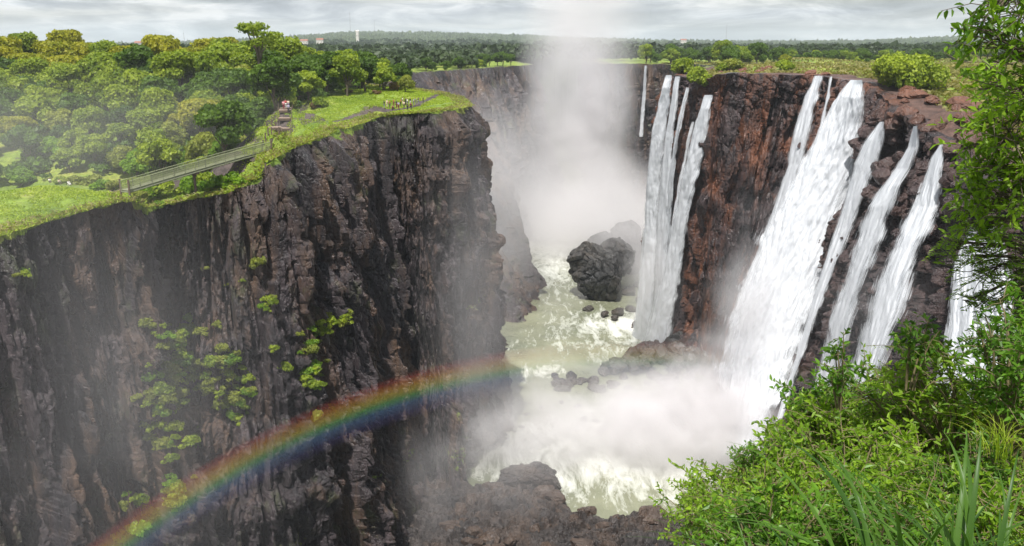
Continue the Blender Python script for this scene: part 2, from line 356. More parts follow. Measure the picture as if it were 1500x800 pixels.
# cliff faces: a skin from three metres inside the rim down to the foot, broken into columns and blocks
def curtain(name, rim, foot, hfun, ds, rows, side, mat, style, s0=0, s1=1e9, label=None, prof=1.25, foot_z=-3.0, lipg=1.0):
    s, P, d = along(rim, ds)
    F = np.stack([np.interp(s, d, foot[:, i]) for i in (0, 1)], 1)
    keep = (s >= s0) & (s <= s1); s, P, F = s[keep], P[keep], F[keep]
    k = max(3, int(3.0 / ds)); ker = np.hanning(2 * k + 3)[1:-1]; ker /= ker.sum()
    sm = lambda a: np.stack([np.convolve(np.pad(a[:, i], k, mode='edge' if False else 'reflect', reflect_type='odd'), ker, 'valid') for i in range(a.shape[1])], 1)
    P = sm(P); F = sm(F)
    T = np.gradient(P[:, :2], axis=0); T /= np.linalg.norm(T, axis=1)[:, None] + 1e-9
    k2 = max(3, int(8.0 / ds)); ker = np.hanning(2 * k2 + 3)[1:-1]; ker /= ker.sum()
    T = np.stack([np.convolve(np.pad(T[:, i], k2, mode='edge'), ker, 'valid') for i in (0, 1)], 1); T /= np.linalg.norm(T, axis=1)[:, None] + 1e-9
    n = np.stack([T[:, 1], -T[:, 0]], 1)
    lip = np.array([-3.4, -2.4, -1.6, -0.9, -0.35]); nl = len(lip); nu = len(s)
    t = np.linspace(0, 1, rows); nv = nl + rows
    X = np.zeros((nu, nv)); Y = X.copy(); Z = X.copy(); G = X.copy()
    for j, l in enumerate(lip):
        X[:, j] = P[:, 0] + n[:, 0] * l; Y[:, j] = P[:, 1] + n[:, 1] * l; Z[:, j] = hfun(X[:, j], Y[:, j]) + (0.12 if j else -0.5); G[:, j] = lipg
    zt = hfun(P[:, 0], P[:, 1]) + 0.05
    for j, tt in enumerate(t):
        q = tt ** prof
        X[:, nl + j] = P[:, 0] + (F[:, 0] - P[:, 0]) * q; Y[:, nl + j] = P[:, 1] + (F[:, 1] - P[:, 1]) * q; Z[:, nl + j] = zt + (foot_z - zt) * tt
        G[:, nl + j] = 0.5 * lipg if j == 0 else 0
    S = np.repeat(s[:, None], nv, 1); below = np.clip((zt[:, None] - Z) / 4.5, 0, 1) ** .8
    D, G2 = style(S, Z, zt[:, None] - Z)
    D = D * below
    X += n[:, :1] * D; Y += n[:, 1:] * D
    Z += 0.25 * below * fbm(S / 1.5, Z / 1.5, o=2, s=4)
    if nl: G = np.maximum(G, G2)
    v = np.stack([X, Y, Z], -1).reshape(-1, 3); f = grid_faces(nu, nv)[:, ::-1]
    me = mesh_np(name, v, f, mat, False, {'grass': G.ravel()})
    o = obj(name, me, label=label, kind='structure')
    return o, v, f
def basalt_style(S, Z, dep, sd=0, col=4.2, amp=1.0, rub=1.0):
    wx = S + 0.9 * fbm(S / 9, Z / 24, o=2, s=sd + 1)
    f1, f2, idv = worley(wx / col, Z / (col * 11) + 3, sd + 2)
    crack = np.clip((f2 - f1) / 0.11, 0, 1)
    zj = Z + 0.5 * (_h(np.floor(wx / (col * .37)), wx * 0, wx * 0, sd + 3) - .5) * col
    g1, g2, idg = worley(wx / (col * .33) + 7, zj / (col * 2.4), sd + 12)
    ck2 = np.clip((g2 - g1) / 0.12, 0, 1)
    h1, h2, idh = worley(wx / (col * .16), zj / (col * .55), sd + 22)
    big = fbm(S / 26, Z / 70, o=3, s=sd + 3) * 4.5 * amp
    rough = np.clip(fbm(S / 18, Z / 16, o=3, s=sd + 8) * 2.0 + (dep - 22) / 40, 0.15, 1.0)   # lower down the face breaks up into rubble
    D = big + (idv - .5) * 4.8 * amp * (1 - 0.3 * rough) - (1 - crack) * 1.8 * amp
    D += (idg - .5) * (2.3 + 0.6 * rough) * rub - (1 - ck2) * 0.7 * rub
    D += (idh - .5) * (0.85 + 0.7 * rough) * rub + fbm(S / .8, Z / 1.0, o=3, s=sd + 6) * (0.12 + 0.2 * rough) * rub
    led = fbm(S / 12, Z / 5, o=2, s=sd + 16); D += np.clip(led * 3.0, -1.1, 1.4) * np.clip(rough + .2, 0, 1)
    G = np.clip(1.05 - dep / (0.5 + 1.6 * np.clip(vn(S / 4, Z * 0 + 2, s=sd + 17) + 0.3, 0, 2)), 0, 1)
    spot = np.clip((fbm(S / 9, Z / 7, o=4, s=sd + 30) - 0.22) * 3, 0, 1) * np.clip(rough * 1.4 - .5, 0, 1)
    return D, np.maximum(G, spot * 0.55)
def style_left(S, Z, dep): return basalt_style(S, Z, dep, 0, 3.3, 1.0, 1.0)
def style_far(S, Z, dep):
    D, G = basalt_style(S, Z, dep, 40, 9.0, 1.5, 2.0); return D * np.clip(dep / 16, .12, 1), G * 0.5
def style_near(S, Z, dep):
    D, G = basalt_style(S, Z, dep, 90, 3.0, 0.25, 0.5); return D * np.clip(dep / 20, 0.1, 1), np.clip(1 - dep / 6, 0, 1)
def style_right(S, Z, dep):
    D, G = basalt_style(S, Z, dep, 60, 5.0, 0.75, 1.25)
    b1, b2, ib = worley(S / 4.8 + .3 * vn(S / 2, Z / 2, s=71), Z / 3.0 + S / 9, 77)
    e1, e2, ie = worley(S / 1.7, Z / 1.2 + S / 6, 79)
    blk = (ib - .5) * 3.8 - (1 - np.clip((b2 - b1) / .22, 0, 1)) * 1.6 + 0.5 * np.clip(b2 - b1, 0, .5) * 2 + (ie - .5) * 1.0 - (1 - np.clip((e2 - e1) / .2, 0, 1)) * 0.45
    blk += np.where(fbm(S / 5, Z / 4, o=3, s=72) > .34, -1.8, 0) * np.clip(1 - np.abs(dep - 5) / 6, 0, 1)
    w_ = np.clip((S - S_BLOCK) / 25, 0, 1); w_ = np.maximum(w_, np.clip(1 - dep / 14, 0, 1) * 0.8)
    D = D * (1 - 0.4 * w_) + blk * w_
    ped = fbm(S / 14, Z / 9, o=3, s=63) * 2.2 + np.clip(fbm(S / 9, Z / 14, o=4, s=64) * 3, -1, 1) * 1.0
    G = 0 * D
    return D + ped, G
_, _, dr = along(right_rim, 5)
S_BLOCK = dr[16] + 4
_, _, dp = along(prom_rim, 5)
oL, vL, fL = curtain('cliff', prom_rim, prom_foot, hL, 0.24, 380, 1, M['basalt'], style_left, label='dark columnar basalt cliff with grassy brow carrying the footbridge')
_, _, dfar = along(far_rim, 5)
oF, vF, fF = curtain('cliff', far_rim, far_foot, hL, 1.1, 120, 1, M['basalt'], style_far, prof=1.0, lipg=.35, label='shadowy far cliff fading into mist beyond the grassy headland')
oR, vR, fR = curtain('cliff', right_rim, right_foot, hR, 0.30, 360, -1, M['redrock'], style_right, s0=dr[8], s1=dr[23], label='red and black rock wall that the waterfalls pour over', prof=1.1, lipg=0.0)
oR2, vR2, fR2 = curtain('cliff', right_rim, right_foot, hR, 1.2, 110, -1, M['basalt'], style_far, s0=0, s1=dr[8] + 1.5, label='far dark rock wall with a thin ribbon waterfall', prof=1.0, lipg=.3)
oR3, vR3, fR3 = curtain('cliff', right_rim, right_foot, hR, 0.9, 90, -1, M['basalt'], style_near, s0=dr[23] - 1.5, label='bushy cliff edge falling away below the viewpoint', prof=1.0)

# land tops
def inside(x, y, poly):
    r = np.zeros(x.shape, bool); n = len(poly); j = n - 1
    for i in range(n):
        xi, yi = poly[i]; xj, yj = poly[j]
        c = ((yi > y) != (yj > y)) & (x < (xj - xi) * (y - yi) / (yj - yi + 1e-12) + xi)
        r ^= c; j = i
    return r
def dist_poly(x, y, pl):
    d = np.full(x.shape, 1e9)
    for i in range(len(pl) - 1):
        a, b = pl[i][:2], pl[i + 1][:2]; ab = b - a; t = np.clip(((x - a[0]) * ab[0] + (y - a[1]) * ab[1]) / (ab @ ab + 1e-9), 0, 1)
        d = np.minimum(d, np.hypot(x - a[0] - t * ab[0], y - a[1] - t * ab[1]))
    return d
def graded(a, b, step, end, g=1.06):
    r = list(np.arange(a, b, step)); s = step
    while r[-1] < end: s *= g; r.append(r[-1] + s)
    return np.array(r)
def land(name, xs, ys, poly, rim, hfun, mat, rockf, label):
    X, Y = np.meshgrid(xs, ys, indexing='ij'); D = dist_poly(X, Y, rim); keep = inside(X, Y, poly) & (D > 1.3)
    Z = hfun(X, Y); gx, gy = np.gradient(Z, xs, ys); slope = np.hypot(gx, gy)
    f = grid_faces(len(xs), len(ys)); kf = keep.ravel()[f].all(1); f = f[kf]
    used = np.unique(f); mp = np.full(X.size, -1); mp[used] = np.arange(len(used))
    v = np.stack([X, Y, Z], -1).reshape(-1, 3)[used]
    me = mesh_np(name, v, mp[f], mat, True, {'rock': rockf(X, Y, Z, D, slope).ravel()[used]})
    return obj(name, me, kind='structure', label=label), v, mp[f]
polyL = [tuple(p[:2]) for p in prom_rim] + [tuple(p[:2]) for p in far_rim] + [(-900, 790), (-900, -60), (-135, -60)]
polyR = [tuple(p[:2]) for p in right_rim] + [(900, -60), (900, 790)]
allL = np.vstack([prom_rim, far_rim])
oLL, vLL, fLL = land('hillside', -graded(-32, 170, 1.5, 900)[::-1], graded(60, 300, 1.5, 790, 1.03), polyL, allL, hL, M['land_left'], lambda X, Y, Z, D, s: np.maximum(np.clip(s * 1.1 - 0.15, 0, 1), np.clip(1.3 - dist_pl(X, Y, np.array([PZ(421, 160, 87.6)[:2], PZ(455, 168, 87)[:2], PZ(515, 158, 87)[:2], PZ(565, 156, 86.8)[:2], PZ(610, 152, 86.8)[:2], PZ(652, 136, 87)[:2]])) / 1.6, 0, 1)), 'green land on top of the headland and wooded plateau behind')
oLR, vLR, fLR = land('grassland', graded(-40, 130, 1.5, 900), graded(-60, 300, 1.5, 790, 1.03), polyR, right_rim, hR, M['land_right'],
                     lambda X, Y, Z, D, s: np.where(Y > 60, np.clip(1.15 - D / 16, 0, 1), np.clip(s - .2, 0, .6)), 'dry grass plateau behind the brink of the falls')

def skyline(px):
    return np.interp(px, [-900, 0, 150, 250, 330, 400, 500, 560, 620, 750, 850, 930, 1000, 1100, 1250, 1350, 1450, 2400], [64, 67, 68, 66, 63, 59, 53, 52, 53, 56, 60, 62, 64, 65, 64, 61, 58, 60])
def hfar(x, y):
    r = np.hypot(x, y); az = x / np.maximum(y, 1e-3); px = np.where(y > 0, 750 + 1290 * az, -900)
    zt = 100 + 4600 * (66.5 - skyline(np.clip(px, -900, 2400))) / 1290
    t = np.clip((r - 1300) / 3300, 0, 1); t = t * t * (3 - 2 * t)
    z = 88 + (zt - 88) * t - np.clip((r - 5200) / 6000, 0, 1) * 60
    return z + 6 * fbm(x / 900, y / 900, o=3, s=5) * np.clip(r / 3000, 0, 1)
m, t, p, o = new_mat('far_woodland')
p.inputs['Roughness'].default_value = 0.9
cc = ramp(t, tx(t, s=0.02, detail=8, rough=0.75), [(0.35, (0.022, 0.040, 0.014)), (0.52, (0.045, 0.070, 0.020)), (0.66, (0.10, 0.12, 0.04))])
t.links.new(cc, p.inputs['Base Color']); M['far'] = m
rad_ = 745 * 1.022 ** np.arange(0, 128); ang = np.r_[np.linspace(-180, -50, 60)[:-1], np.linspace(-50, 50, 1300), np.linspace(50, 180, 60)[1:]]
A, Rr = np.meshgrid(R(1) * ang, rad_, indexing='ij'); X = Rr * np.sin(A); Y = Rr * np.cos(A)
Z = hfar(X, Y); cell = Rr * 0.0022
Z += np.clip(rng.normal(0.5, 0.6, Z.shape), -0.3, 2.4) * np.clip(Rr / 500, 1.0, 8) * (fbm(X / 260, Y / 260, o=3, s=9) > -0.25)
Z[:, 0] = -4
ofar = obj('ground', mesh_np('ground', np.stack([X, Y, Z], -1).reshape(-1, 3), grid_faces(len(ang), len(rad_))[:, ::-1], M['far'], False), kind='structure')

# ------------------------------------------------------------------ water of the river
m, t, p, o = new_mat('river_water')
fo = attr(t, 'foam')
nf = tx(t, (1, .35, 1), s=0.16, detail=9, rough=0.72, dist=1.2)
nf2 = tx(t, (1, .25, 1), s=0.9, detail=6, rough=0.75, loc=(4, 1, 0), dist=0.8)
fm = mth(t, 'ADD', mth(t, 'ADD', fo, mth(t, 'MULTIPLY', mth(t, 'SUBTRACT', nf, 0.5), 2.2)), mth(t, 'MULTIPLY', mth(t, 'SUBTRACT', nf2, 0.5), 1.1))
wc = ramp(t, tx(t, s=0.03, detail=4), [(0.35, (0.15, 0.165, 0.105)), (0.65, (0.27, 0.275, 0.18))])
t.links.new(mixc(t, ramp(t, fm, [(0.36, 0), (1.0, 1)]), wc, (0.79, 0.80, 0.74)), p.inputs['Base Color'])
t.links.new(ramp(t, fm, [(0.4, 0.13), (0.8, 0.8)]), p.inputs['Roughness'])
bump(t, p, tx(t, (1, .5, 1), s=0.7, detail=8, rough=0.7, dist=0.6), 0.8, 0.5); M['river'] = m
xs = graded(-80, 130, 0.9, 150); ys = graded(90, 560, 1.0, 800, 1.05)
X, Y = np.meshgrid(xs, ys, indexing='ij')
qx, qy, _ = project(np.stack([X, Y, 0 * X], -1))
def blob(cx, cy, rx, ry): return np.exp(-((qx - cx) / rx) ** 2 - ((qy - cy) / ry) ** 2)
foam = 0.10 + 0.62 * blob(810, 370, 45, 75) + 0.25 * blob(820, 330, 60, 40) + 0.5 * blob(890, 470, 60, 18) + 0.8 * blob(1060, 640, 110, 60) + 0.55 * blob(930, 650, 220, 45) + 0.5 * blob(870, 690, 190, 60) + 0.42 * blob(770, 545, 60, 12) + 0.6 * blob(950, 480, 40, 30) + 0.3 * blob(850, 500, 90, 30)
Z = (0.5 * fbm(X / 3, Y / 6, o=4, s=2) + 0.9 * fbm(X / 11, Y / 16, o=2, s=21)) * (0.35 + foam)
obj('river', mesh_np('river', np.stack([X, Y, Z], -1).reshape(-1, 3), grid_faces(len(xs), len(ys)), M['river'], True, {'foam': foam.ravel()}), kind='structure', label='murky green river with rapids at the bottom of the gorge')

# ------------------------------------------------------------------ ray casting against what stands
def bvh(parts):
    V = []; Fc = []; n = 0
    for v, f in parts: V.append(v); Fc.append(f + n); n += len(v)
    return BVHTree.FromPolygons(np.vstack(V).tolist(), np.vstack(Fc).tolist())
B_wall = bvh([(vR, fR), (vR2, fR2), (vR3, fR3)])
B_left = bvh([(vL, fL), (vF, fF)])
B_land = bvh([(vLL, fLL), (vLR, fLR)])
def cast(b, px, py):
    d = ray(px, py); h = b.ray_cast(Vector(CAM), Vector(d).normalized())
    return (np.array(h[0]), np.array(h[1])) if h[0] is not None else (None, None)
# ------------------------------------------------------------------ waterfalls: thick streaked sheets that hug the rock they fall over
def fall_mat():
    m, t, p, o = new_mat('falling_water')
    p.inputs['Base Color'].default_value = (0.86, 0.88, 0.91, 1); p.inputs['Roughness'].default_value = 0.65
    p.inputs['Specular IOR Level'].default_value = 0.2
    a = attr(t, 'cover')
    u = tx(t, (1.1, .10, 1), 'UV', s=1.0, detail=7, rough=0.7, dist=0.3); u2 = tx(t, (4.4, .38, 1), 'UV', s=1.0, detail=5, rough=0.75, loc=(5, 2, 0))
    k = mth(t, 'ADD', a, mth(t, 'ADD', mth(t, 'MULTIPLY', mth(t, 'SUBTRACT', u, 0.5), 2.3), mth(t, 'MULTIPLY', mth(t, 'SUBTRACT', u2, 0.5), 2.2)))
    al = ramp(t, k, [(0.26, 0.0), (0.92, 1.0)])
    tr = N(t, 'ShaderNodeBsdfTransparent'); tl = N(t, 'ShaderNodeBsdfTranslucent'); tl.inputs[0].default_value = (0.8, 0.83, 0.86, 1)
    m1 = N(t, 'ShaderNodeMixShader'); m1.inputs[0].default_value = 0.3; t.links.new(p.outputs[0], m1.inputs[1]); t.links.new(tl.outputs[0], m1.inputs[2])
    m2 = N(t, 'ShaderNodeMixShader'); t.links.new(al, m2.inputs[0]); t.links.new(tr.outputs[0], m2.inputs[1]); t.links.new(m1.outputs[0], m2.inputs[2])
    t.links.new(m2.outputs[0], o.inputs[0])
    bump(t, p, tx(t, (3, .5, 1), 'UV', s=1.2, detail=8, rough=0.75), 0.55, 0.3)
    return m
M['fall'] = fall_mat()
falls_geo = []
def waterfall(label, rows, cover=0.8, off=1.2, b=None, seed=0, thick=1.0, edge=0.12, ymax=302):
    b = b or B_wall; rows = np.array(rows, float); ppm = 0.35
    n_v = int((rows[-1, 0] - rows[0, 0]) * 0.75) + 3; wmax = (rows[:, 2] - rows[:, 1]).max(); n_u = max(6, int(wmax * 0.75))
    t = np.linspace(0, 1, n_v); yy = rows[0, 0] + (rows[-1, 0] - rows[0, 0]) * t
    L = np.interp(yy, rows[:, 0], rows[:, 1]); Rt = np.interp(yy, rows[:, 0], rows[:, 2])
    uu = np.linspace(0, 1, n_u); PX = L[None] + (Rt - L)[None] * uu[:, None]; PYy = np.repeat(yy[None], n_u, 0)
    Y = np.full((n_u, n_v), np.nan); su, sv = max(1, n_u // 8), max(1, n_v // 40)
    ui = np.unique(np.r_[np.arange(0, n_u, su), n_u - 1]); vi = np.unique(np.r_[np.arange(0, n_v, sv), n_v - 1])
    G = np.full((len(ui), len(vi)), np.nan)
    for i, a in enumerate(ui):
        for j, c in enumerate(vi):
            h, _ = cast(b, PX[a, c], PYy[a, c])
            if h is not None and h[1] < ymax: G[i, j] = h[1]
    G[:, np.isnan(G).mean(0) > .6] = np.nan; med = np.nanmedian(G, axis=0); idx = np.arange(len(vi)); ok = ~np.isnan(med); med = np.interp(idx, idx[ok], med[ok])
    # drop outliers, then blend towards the row's middle value so that the sheet stays smooth
    G = np.where(np.isnan(G) | (np.abs(G - med[None]) > 14), med[None], G)
    # falling water follows one smooth free curve in front of the rock, whatever ledges lie behind it
    gu, gv = np.meshgrid(uu[ui], t[vi], indexing='ij'); Am = lambda p_, q_: np.stack([np.ones(p_.size), q_.ravel(), q_.ravel() ** 2, p_.ravel(), (p_ * q_).ravel()], 1)
    co = np.linalg.lstsq(Am(gu, gv), G.ravel(), rcond=None)[0]; res = G.ravel() - Am(gu, gv) @ co; sh_ = np.percentile(res, 12)
    fu, fv = np.meshgrid(uu, t, indexing='ij'); Yd = (Am(fu, fv) @ co).reshape(n_u, n_v) + sh_
    P = CAM + ray(PX, PYy) * (Yd / ray(PX, PYy)[..., 1])[..., None]
    um = np.linalg.norm(P[1:] - P[:-1], axis=-1); um = np.vstack([np.zeros(n_v), np.cumsum(um, 0)]); um -= um[-1:] / 2
    vm = np.linalg.norm(P[:, 1:] - P[:, :-1], axis=-1); vm = np.hstack([np.zeros((n_u, 1)), np.cumsum(vm, 1)])
    outd = np.array([-0.62, -0.78, 0.0])
    ed = np.clip(np.minimum(uu, 1 - uu) / 0.25, 0, 1)[:, None]
    bulge = off + thick * (1.0 * ed + 0.55 * fbm(um / 1.6, vm / 11, o=3, s=seed) + 0.35 * fbm(um / .6, vm / 3, o=3, s=seed + 7)) * np.clip(vm / 4, 0.25, 1) + 0.02 * vm * thick
    def sheet(extra, cov, sd):
        Q = P + outd * (bulge + extra)[..., None]
        rag = 0.5 * vn(um * 0 + vm / 3.0, um * 0 + 3, s=seed + sd)
        e2 = np.clip(np.minimum(uu, 1 - uu)[:, None] / edge + rag * 0.8, 0, 1)
        cv_ = cov + 0.12 + 0.40 * e2 - 0.75 * (1 - e2) + 0.25 * ed * e2; cv_ = cv_ - 0.35 * np.clip(1 - vm / 1.0, 0, 1)
        return Q.reshape(-1, 3), cv_.ravel()
    f = grid_faces(n_u, n_v); uvw = np.stack([um + seed * 13.7, vm], -1).reshape(-1, 2)
    a, ca = sheet(0.0, cover, 1); c, cb = sheet(-0.8 * thick, cover - 0.05, 2)
    # a wider, thinner veil of drops blown off both edges
    grow = 1.12 + .28 * np.clip(vm.mean(0) / 60, 0, 1); mid_ = P[n_u // 2][None]; P = mid_ + (P - mid_) * grow[None, :, None]
    d_, cd_ = sheet(-0.5 * thick, cover - 0.52, 3)
    me = mesh_np('waterfall', np.vstack([a, c, d_]), np.vstack([f, f + len(a), f + 2 * len(a)]), M['fall'], True, {'cover': np.r_[ca, cb, cd_]}, uv=np.vstack([uvw, uvw + 7.3, uvw + 15.1]))
    o = obj('waterfall', me, label=label, cat='waterfall', group='waterfalls pouring over the rock wall'); falls_geo.append(o); return o
waterfall('thin ribbon waterfall on the far dark cliff', [(96, 945, 950), (130, 943, 949), (160, 941, 947), (200, 938, 945)], 0.45, 1.5, seed=1, thick=.5, edge=.3, ymax=900)
waterfall('broad white curtain waterfall farthest down the gorge on this wall', [(110, 977, 987), (150, 968, 984), (200, 957, 979), (250, 952, 974), (330, 948, 970), (400, 943, 966), (500, 930, 960)], 0.62, seed=2, edge=.2)
waterfall('narrow white waterfall just right of the farthest curtain', [(112, 990, 999), (150, 986, 996), (200, 977, 991), (260, 970, 988), (330, 965, 984), (420, 962, 980), (500, 952, 974)], 0.50, seed=12, thick=.7, edge=.25)
waterfall('thin broken waterfall between two white curtains', [(128, 1006, 1013), (170, 996, 1005), (210, 988, 997), (260, 982, 992), (330, 976, 988), (420, 968, 982)], 0.25, seed=3, thick=.5, edge=.35)
waterfall('wispy waterfall starting below the hanging green bush', [(178, 1015, 1021), (210, 1007, 1015), (260, 997, 1006), (330, 985, 996), (400, 975, 988)], 0.22, seed=14, thick=.5, edge=.35)
waterfall('straight white waterfall beside the hanging green bush', [(139, 1034, 1047), (180, 1021, 1042), (220, 1011, 1035), (260, 1001, 1025), (320, 990, 1012), (400, 976, 1001), (500, 948, 985)], 0.62, seed=4, edge=.2)
waterfall('narrow curved waterfall joining the largest one from its left', [(111, 1192, 1209), (135, 1182, 1205), (160, 1172, 1199), (200, 1160, 1190), (240, 1154, 1181), (300, 1135, 1164), (380, 1105, 1140), (460, 1072, 1105), (520, 1066, 1090)], 0.42, seed=5, thick=.8, edge=.3)
waterfall('small trickle of water over the brown brink', [(112, 1216, 1223), (140, 1212, 1219), (175, 1204, 1212), (215, 1196, 1203)], 0.2, seed=6, thick=.4, edge=.35)
waterfall('largest white waterfall crashing to the gorge floor', [(117, 1246, 1267), (130, 1235, 1268), (180, 1206, 1267), (220, 1186, 1261), (260, 1166, 1253), (300, 1144, 1242), (350, 1120, 1232), (400, 1100, 1217), (450, 1080, 1200), (500, 1068, 1185), (550, 1064, 1162), (600, 1060, 1143), (655, 1052, 1128)], 0.76, 1.6, seed=7, thick=1.5, edge=.22)
waterfall('frothy waterfall spilling right of the largest one', [(178, 1289, 1300), (205, 1268, 1299), (240, 1250, 1290), (290, 1238, 1268), (330, 1226, 1256), (385, 1208, 1232), (440, 1192, 1210), (500, 1174, 1190), (560, 1156, 1168), (610, 1142, 1152)], 0.36, seed=8, thick=.8, edge=.3)
waterfall('stepped waterfall tumbling between dark rock ledges', [(184, 1339, 1348), (215, 1331, 1348), (245, 1312, 1340), (270, 1292, 1326), (300, 1268, 1318), (340, 1254, 1306), (400, 1236, 1281), (470, 1215, 1256), (540, 1196, 1238), (600, 1180, 1215)], 0.38, seed=9, thick=.8, edge=.35)
waterfall('veil waterfall nearest the leafy tree, fed from a red ledge', [(211, 1376, 1387), (232, 1364, 1385), (260, 1352, 1384), (300, 1334, 1384), (350, 1306, 1366), (400, 1286, 1347), (450, 1268, 1336), (500, 1256, 1313), (560, 1240, 1292), (620, 1230, 1275)], 0.40, seed=10, thick=.8, edge=.35)
waterfall('white water half hidden behind the leafy tree', [(330, 1420, 1470), (380, 1402, 1478), (440, 1392, 1490), (520, 1382, 1500), (600, 1365, 1500)], 0.6, seed=11)

# ------------------------------------------------------------------ boulders
def rock_mesh(seed, mat, block=1.0, sub=4, name='boulder'):
    bm = bmesh.new(); bmesh.ops.create_icosphere(bm, subdivisions=sub, radius=1.0)
    v = np.array([q.co[:] for q in bm.verts]); f = np.array([[q.index for q in g.verts] for g in bm.faces]); bm.free()
    v0 = v.copy(); rs = np.random.default_rng(seed)
    for _ in range(int(26 * block)):                    # shear off planes: broken basalt blocks
        n = rs.normal(size=3); n /= np.linalg.norm(n); h = rs.uniform(0.5, 0.82); d = v @ n; v = v - np.where(d > h, (d - h) * 0.92, 0)[:, None] * n
    r = 0.05 * fbm(v0[:, 0] * 2 + seed, v0[:, 1] * 2, v0[:, 2] * 2, o=4, s=seed) + 0.045 * fbm(v0[:, 0] * 8, v0[:, 1] * 8, v0[:, 2] * 8 + seed, o=3, s=seed)
    f1, f2, i_ = worley(v0[:, 0] * 3 + v0[:, 2] * 2, v0[:, 1] * 3 - v0[:, 2] * 2, seed); r = r + (i_ - .5) * 0.12
    v = v * (1 + r)[:, None]
    return mesh_np(name, v, f, mat, False)
ROCKS = [rock_mesh(i, M['boulder'], 0.7 + 0.12 * (i % 4)) for i in range(8)]
DARK = [rock_mesh(i + 40, M['island'], 1.3) for i in range(5)]
RED = [rock_mesh(i + 20, M['redrock'], 1.0) for i in range(3)]
def boulder(x, y, z, sx, sy, sz, label, group=None, i=0, rz=0, mat=None, tilt=0):
    o = obj('boulder', ROCKS[i % 8], label=label, cat='boulder', group=group); o.location = (x, y, z); o.scale = (sx, sy, sz); o.rotation_euler = (tilt, tilt * .6, rz); return o
# the big island rock
def big_rock(name, seed, lobes, mat, label, res=150):
    V = []; F = []; n = 0
    for k, (cx, cyy, cz, rx, ry, rz_) in enumerate(lobes):
        bm = bmesh.new(); bmesh.ops.create_icosphere(bm, subdivisions=6, radius=1.0)
        v = np.array([q.co[:] for q in bm.verts]); f = np.array([[q.index for q in g.verts] for g in bm.faces]); bm.free()
        rs = np.random.default_rng(seed + k)
        for _ in range(22):
            a = rs.normal(size=3); a /= np.linalg.norm(a); h = rs.uniform(.62, .88); d = v @ a; v = v - np.where(d > h, (d - h) * .9, 0)[:, None] * a
        w_ = v * np.array([rx, ry, rz_]) + np.array([cx, cyy, cz])
        f1, f2, i_ = worley(w_[:, 0] / 3 + w_[:, 1] / 4, w_[:, 2] / 4.5 + w_[:, 1] / 7, seed)
        d = 1.3 * fbm(w_[:, 0] / 4, w_[:, 1] / 4, w_[:, 2] / 4, o=5, s=seed + 1, g=.6) + (i_ - .5) * 2.0 - 0.9 * (1 - np.clip((f2 - f1) / .15, 0, 1))
        w_ = w_ + v / np.linalg.norm(v, axis=1)[:, None] * d[:, None]
        V.append(w_); F.append(f + n); n += len(w_)
    return obj(name, mesh_np(name, np.vstack(V), np.vstack(F), mat), label=label, cat='rock')
ib = PZ(882, 446, 0)
big_rock('island_rock', 5, [(ib[0] - 0.5, ib[1] + 8, 8, 11.5, 9, 13), (ib[0] - 5.5, ib[1] + 12, 15, 10, 8, 9), (ib[0] + 6, ib[1] + 14, 15, 10.5, 8, 9.5)], M['island'], 'tall dark rock standing alone in the rapids')
ib2 = PZ(915, 415, 0)
big_rock('island_rock', 9, [(ib2[0] + 2, ib2[1] + 16, 8, 10, 8, 16), (ib2[0] - 8, ib2[1] + 20, 8, 7, 6, 12)], M['island'], 'misty rock rising behind the tall dark one in the rapids')
l1, l2, l3, l4 = PZ(955, 532, 0), PZ(1000, 536, 0), PZ(1038, 545, 0), PZ(905, 545, 0)
big_rock('rock_ledge', 14, [(l1[0], l1[1] + 4, 1, 8, 6, 5), (l2[0], l2[1] + 5, 2, 9, 7, 8), (l3[0] + 1, l3[1] + 6, 3, 8, 7, 12), (l4[0], l4[1] + 3, 0, 8, 4, 2.6)], M['island'], 'dark rock ledge running out from the foot of the red rock wall')
k = 0
rs = np.random.default_rng(3)
for (px, py, s_) in [(862, 455, 2.5), (905, 460, 3.2), (925, 455, 2.6), (938, 440, 3.0), (900, 468, 2.0), (946, 462, 3.4), (920, 430, 4.0), (940, 420, 3.5), (885, 462, 2.2)]:
    q = PZ(px, py, 0); boulder(q[0], q[1], 0.6, s_ * 1.3, s_, s_ * .8, 'low wet boulder in the white water beside the tall island rock', 'boulders round the island rock', k, k * 1.3).data = DARK[k % 5]; k += 1
# rubble at the foot of the red wall
for i in range(44):
    f = rs.random(); px = 885 + 160 * f + rs.normal() * 5; py = 545 - 40 * f * rs.random() + rs.normal() * 3
    q = PZ(px, py, 0.5); s_ = rs.uniform(1.4, 3.9) * (0.8 + .6 * f)
    boulder(q[0], q[1] + 1, 1.5 + 6.5 * f * f, s_ * 1.2, s_, s_ * .95, ('dark boulder heaped high against the foot of the red rock wall' if f > .6 else 'dark boulder on the middle of the rock ledge under the red wall' if f > .3 else 'dark boulder at the river end of the ledge under the red wall'), 'boulders heaped under the red rock wall', i, rs.random() * 6, tilt=rs.normal() * .4).data = DARK[i % 5]
for i in range(48):
    px = rs.uniform(810, 1030); py = 566 - (px - 760) * 0.06 + rs.normal() * 9; q = PZ(px, py, 0); s_ = rs.uniform(0.9, 2.9)
    boulder(q[0], q[1], 0.3, s_ * 1.4, s_, s_ * .8, 'low dark boulder in the line of rocks where the spray meets the river', 'low rocks across the river', i, rs.random() * 6, tilt=rs.normal() * .3).data = DARK[i % 5]
for i in range(9):
    px = rs.uniform(745, 900); py = rs.uniform(585, 640); q = PZ(px, py, 0); s_ = rs.uniform(0.8, 1.7)
    boulder(q[0], q[1], 0.1, s_ * 1.7, s_, s_ * .5, 'small wet rock breaking the foam beside the sheer cliff', 'wet rocks in the foam', i, rs.random() * 6).data = DARK[i % 5]
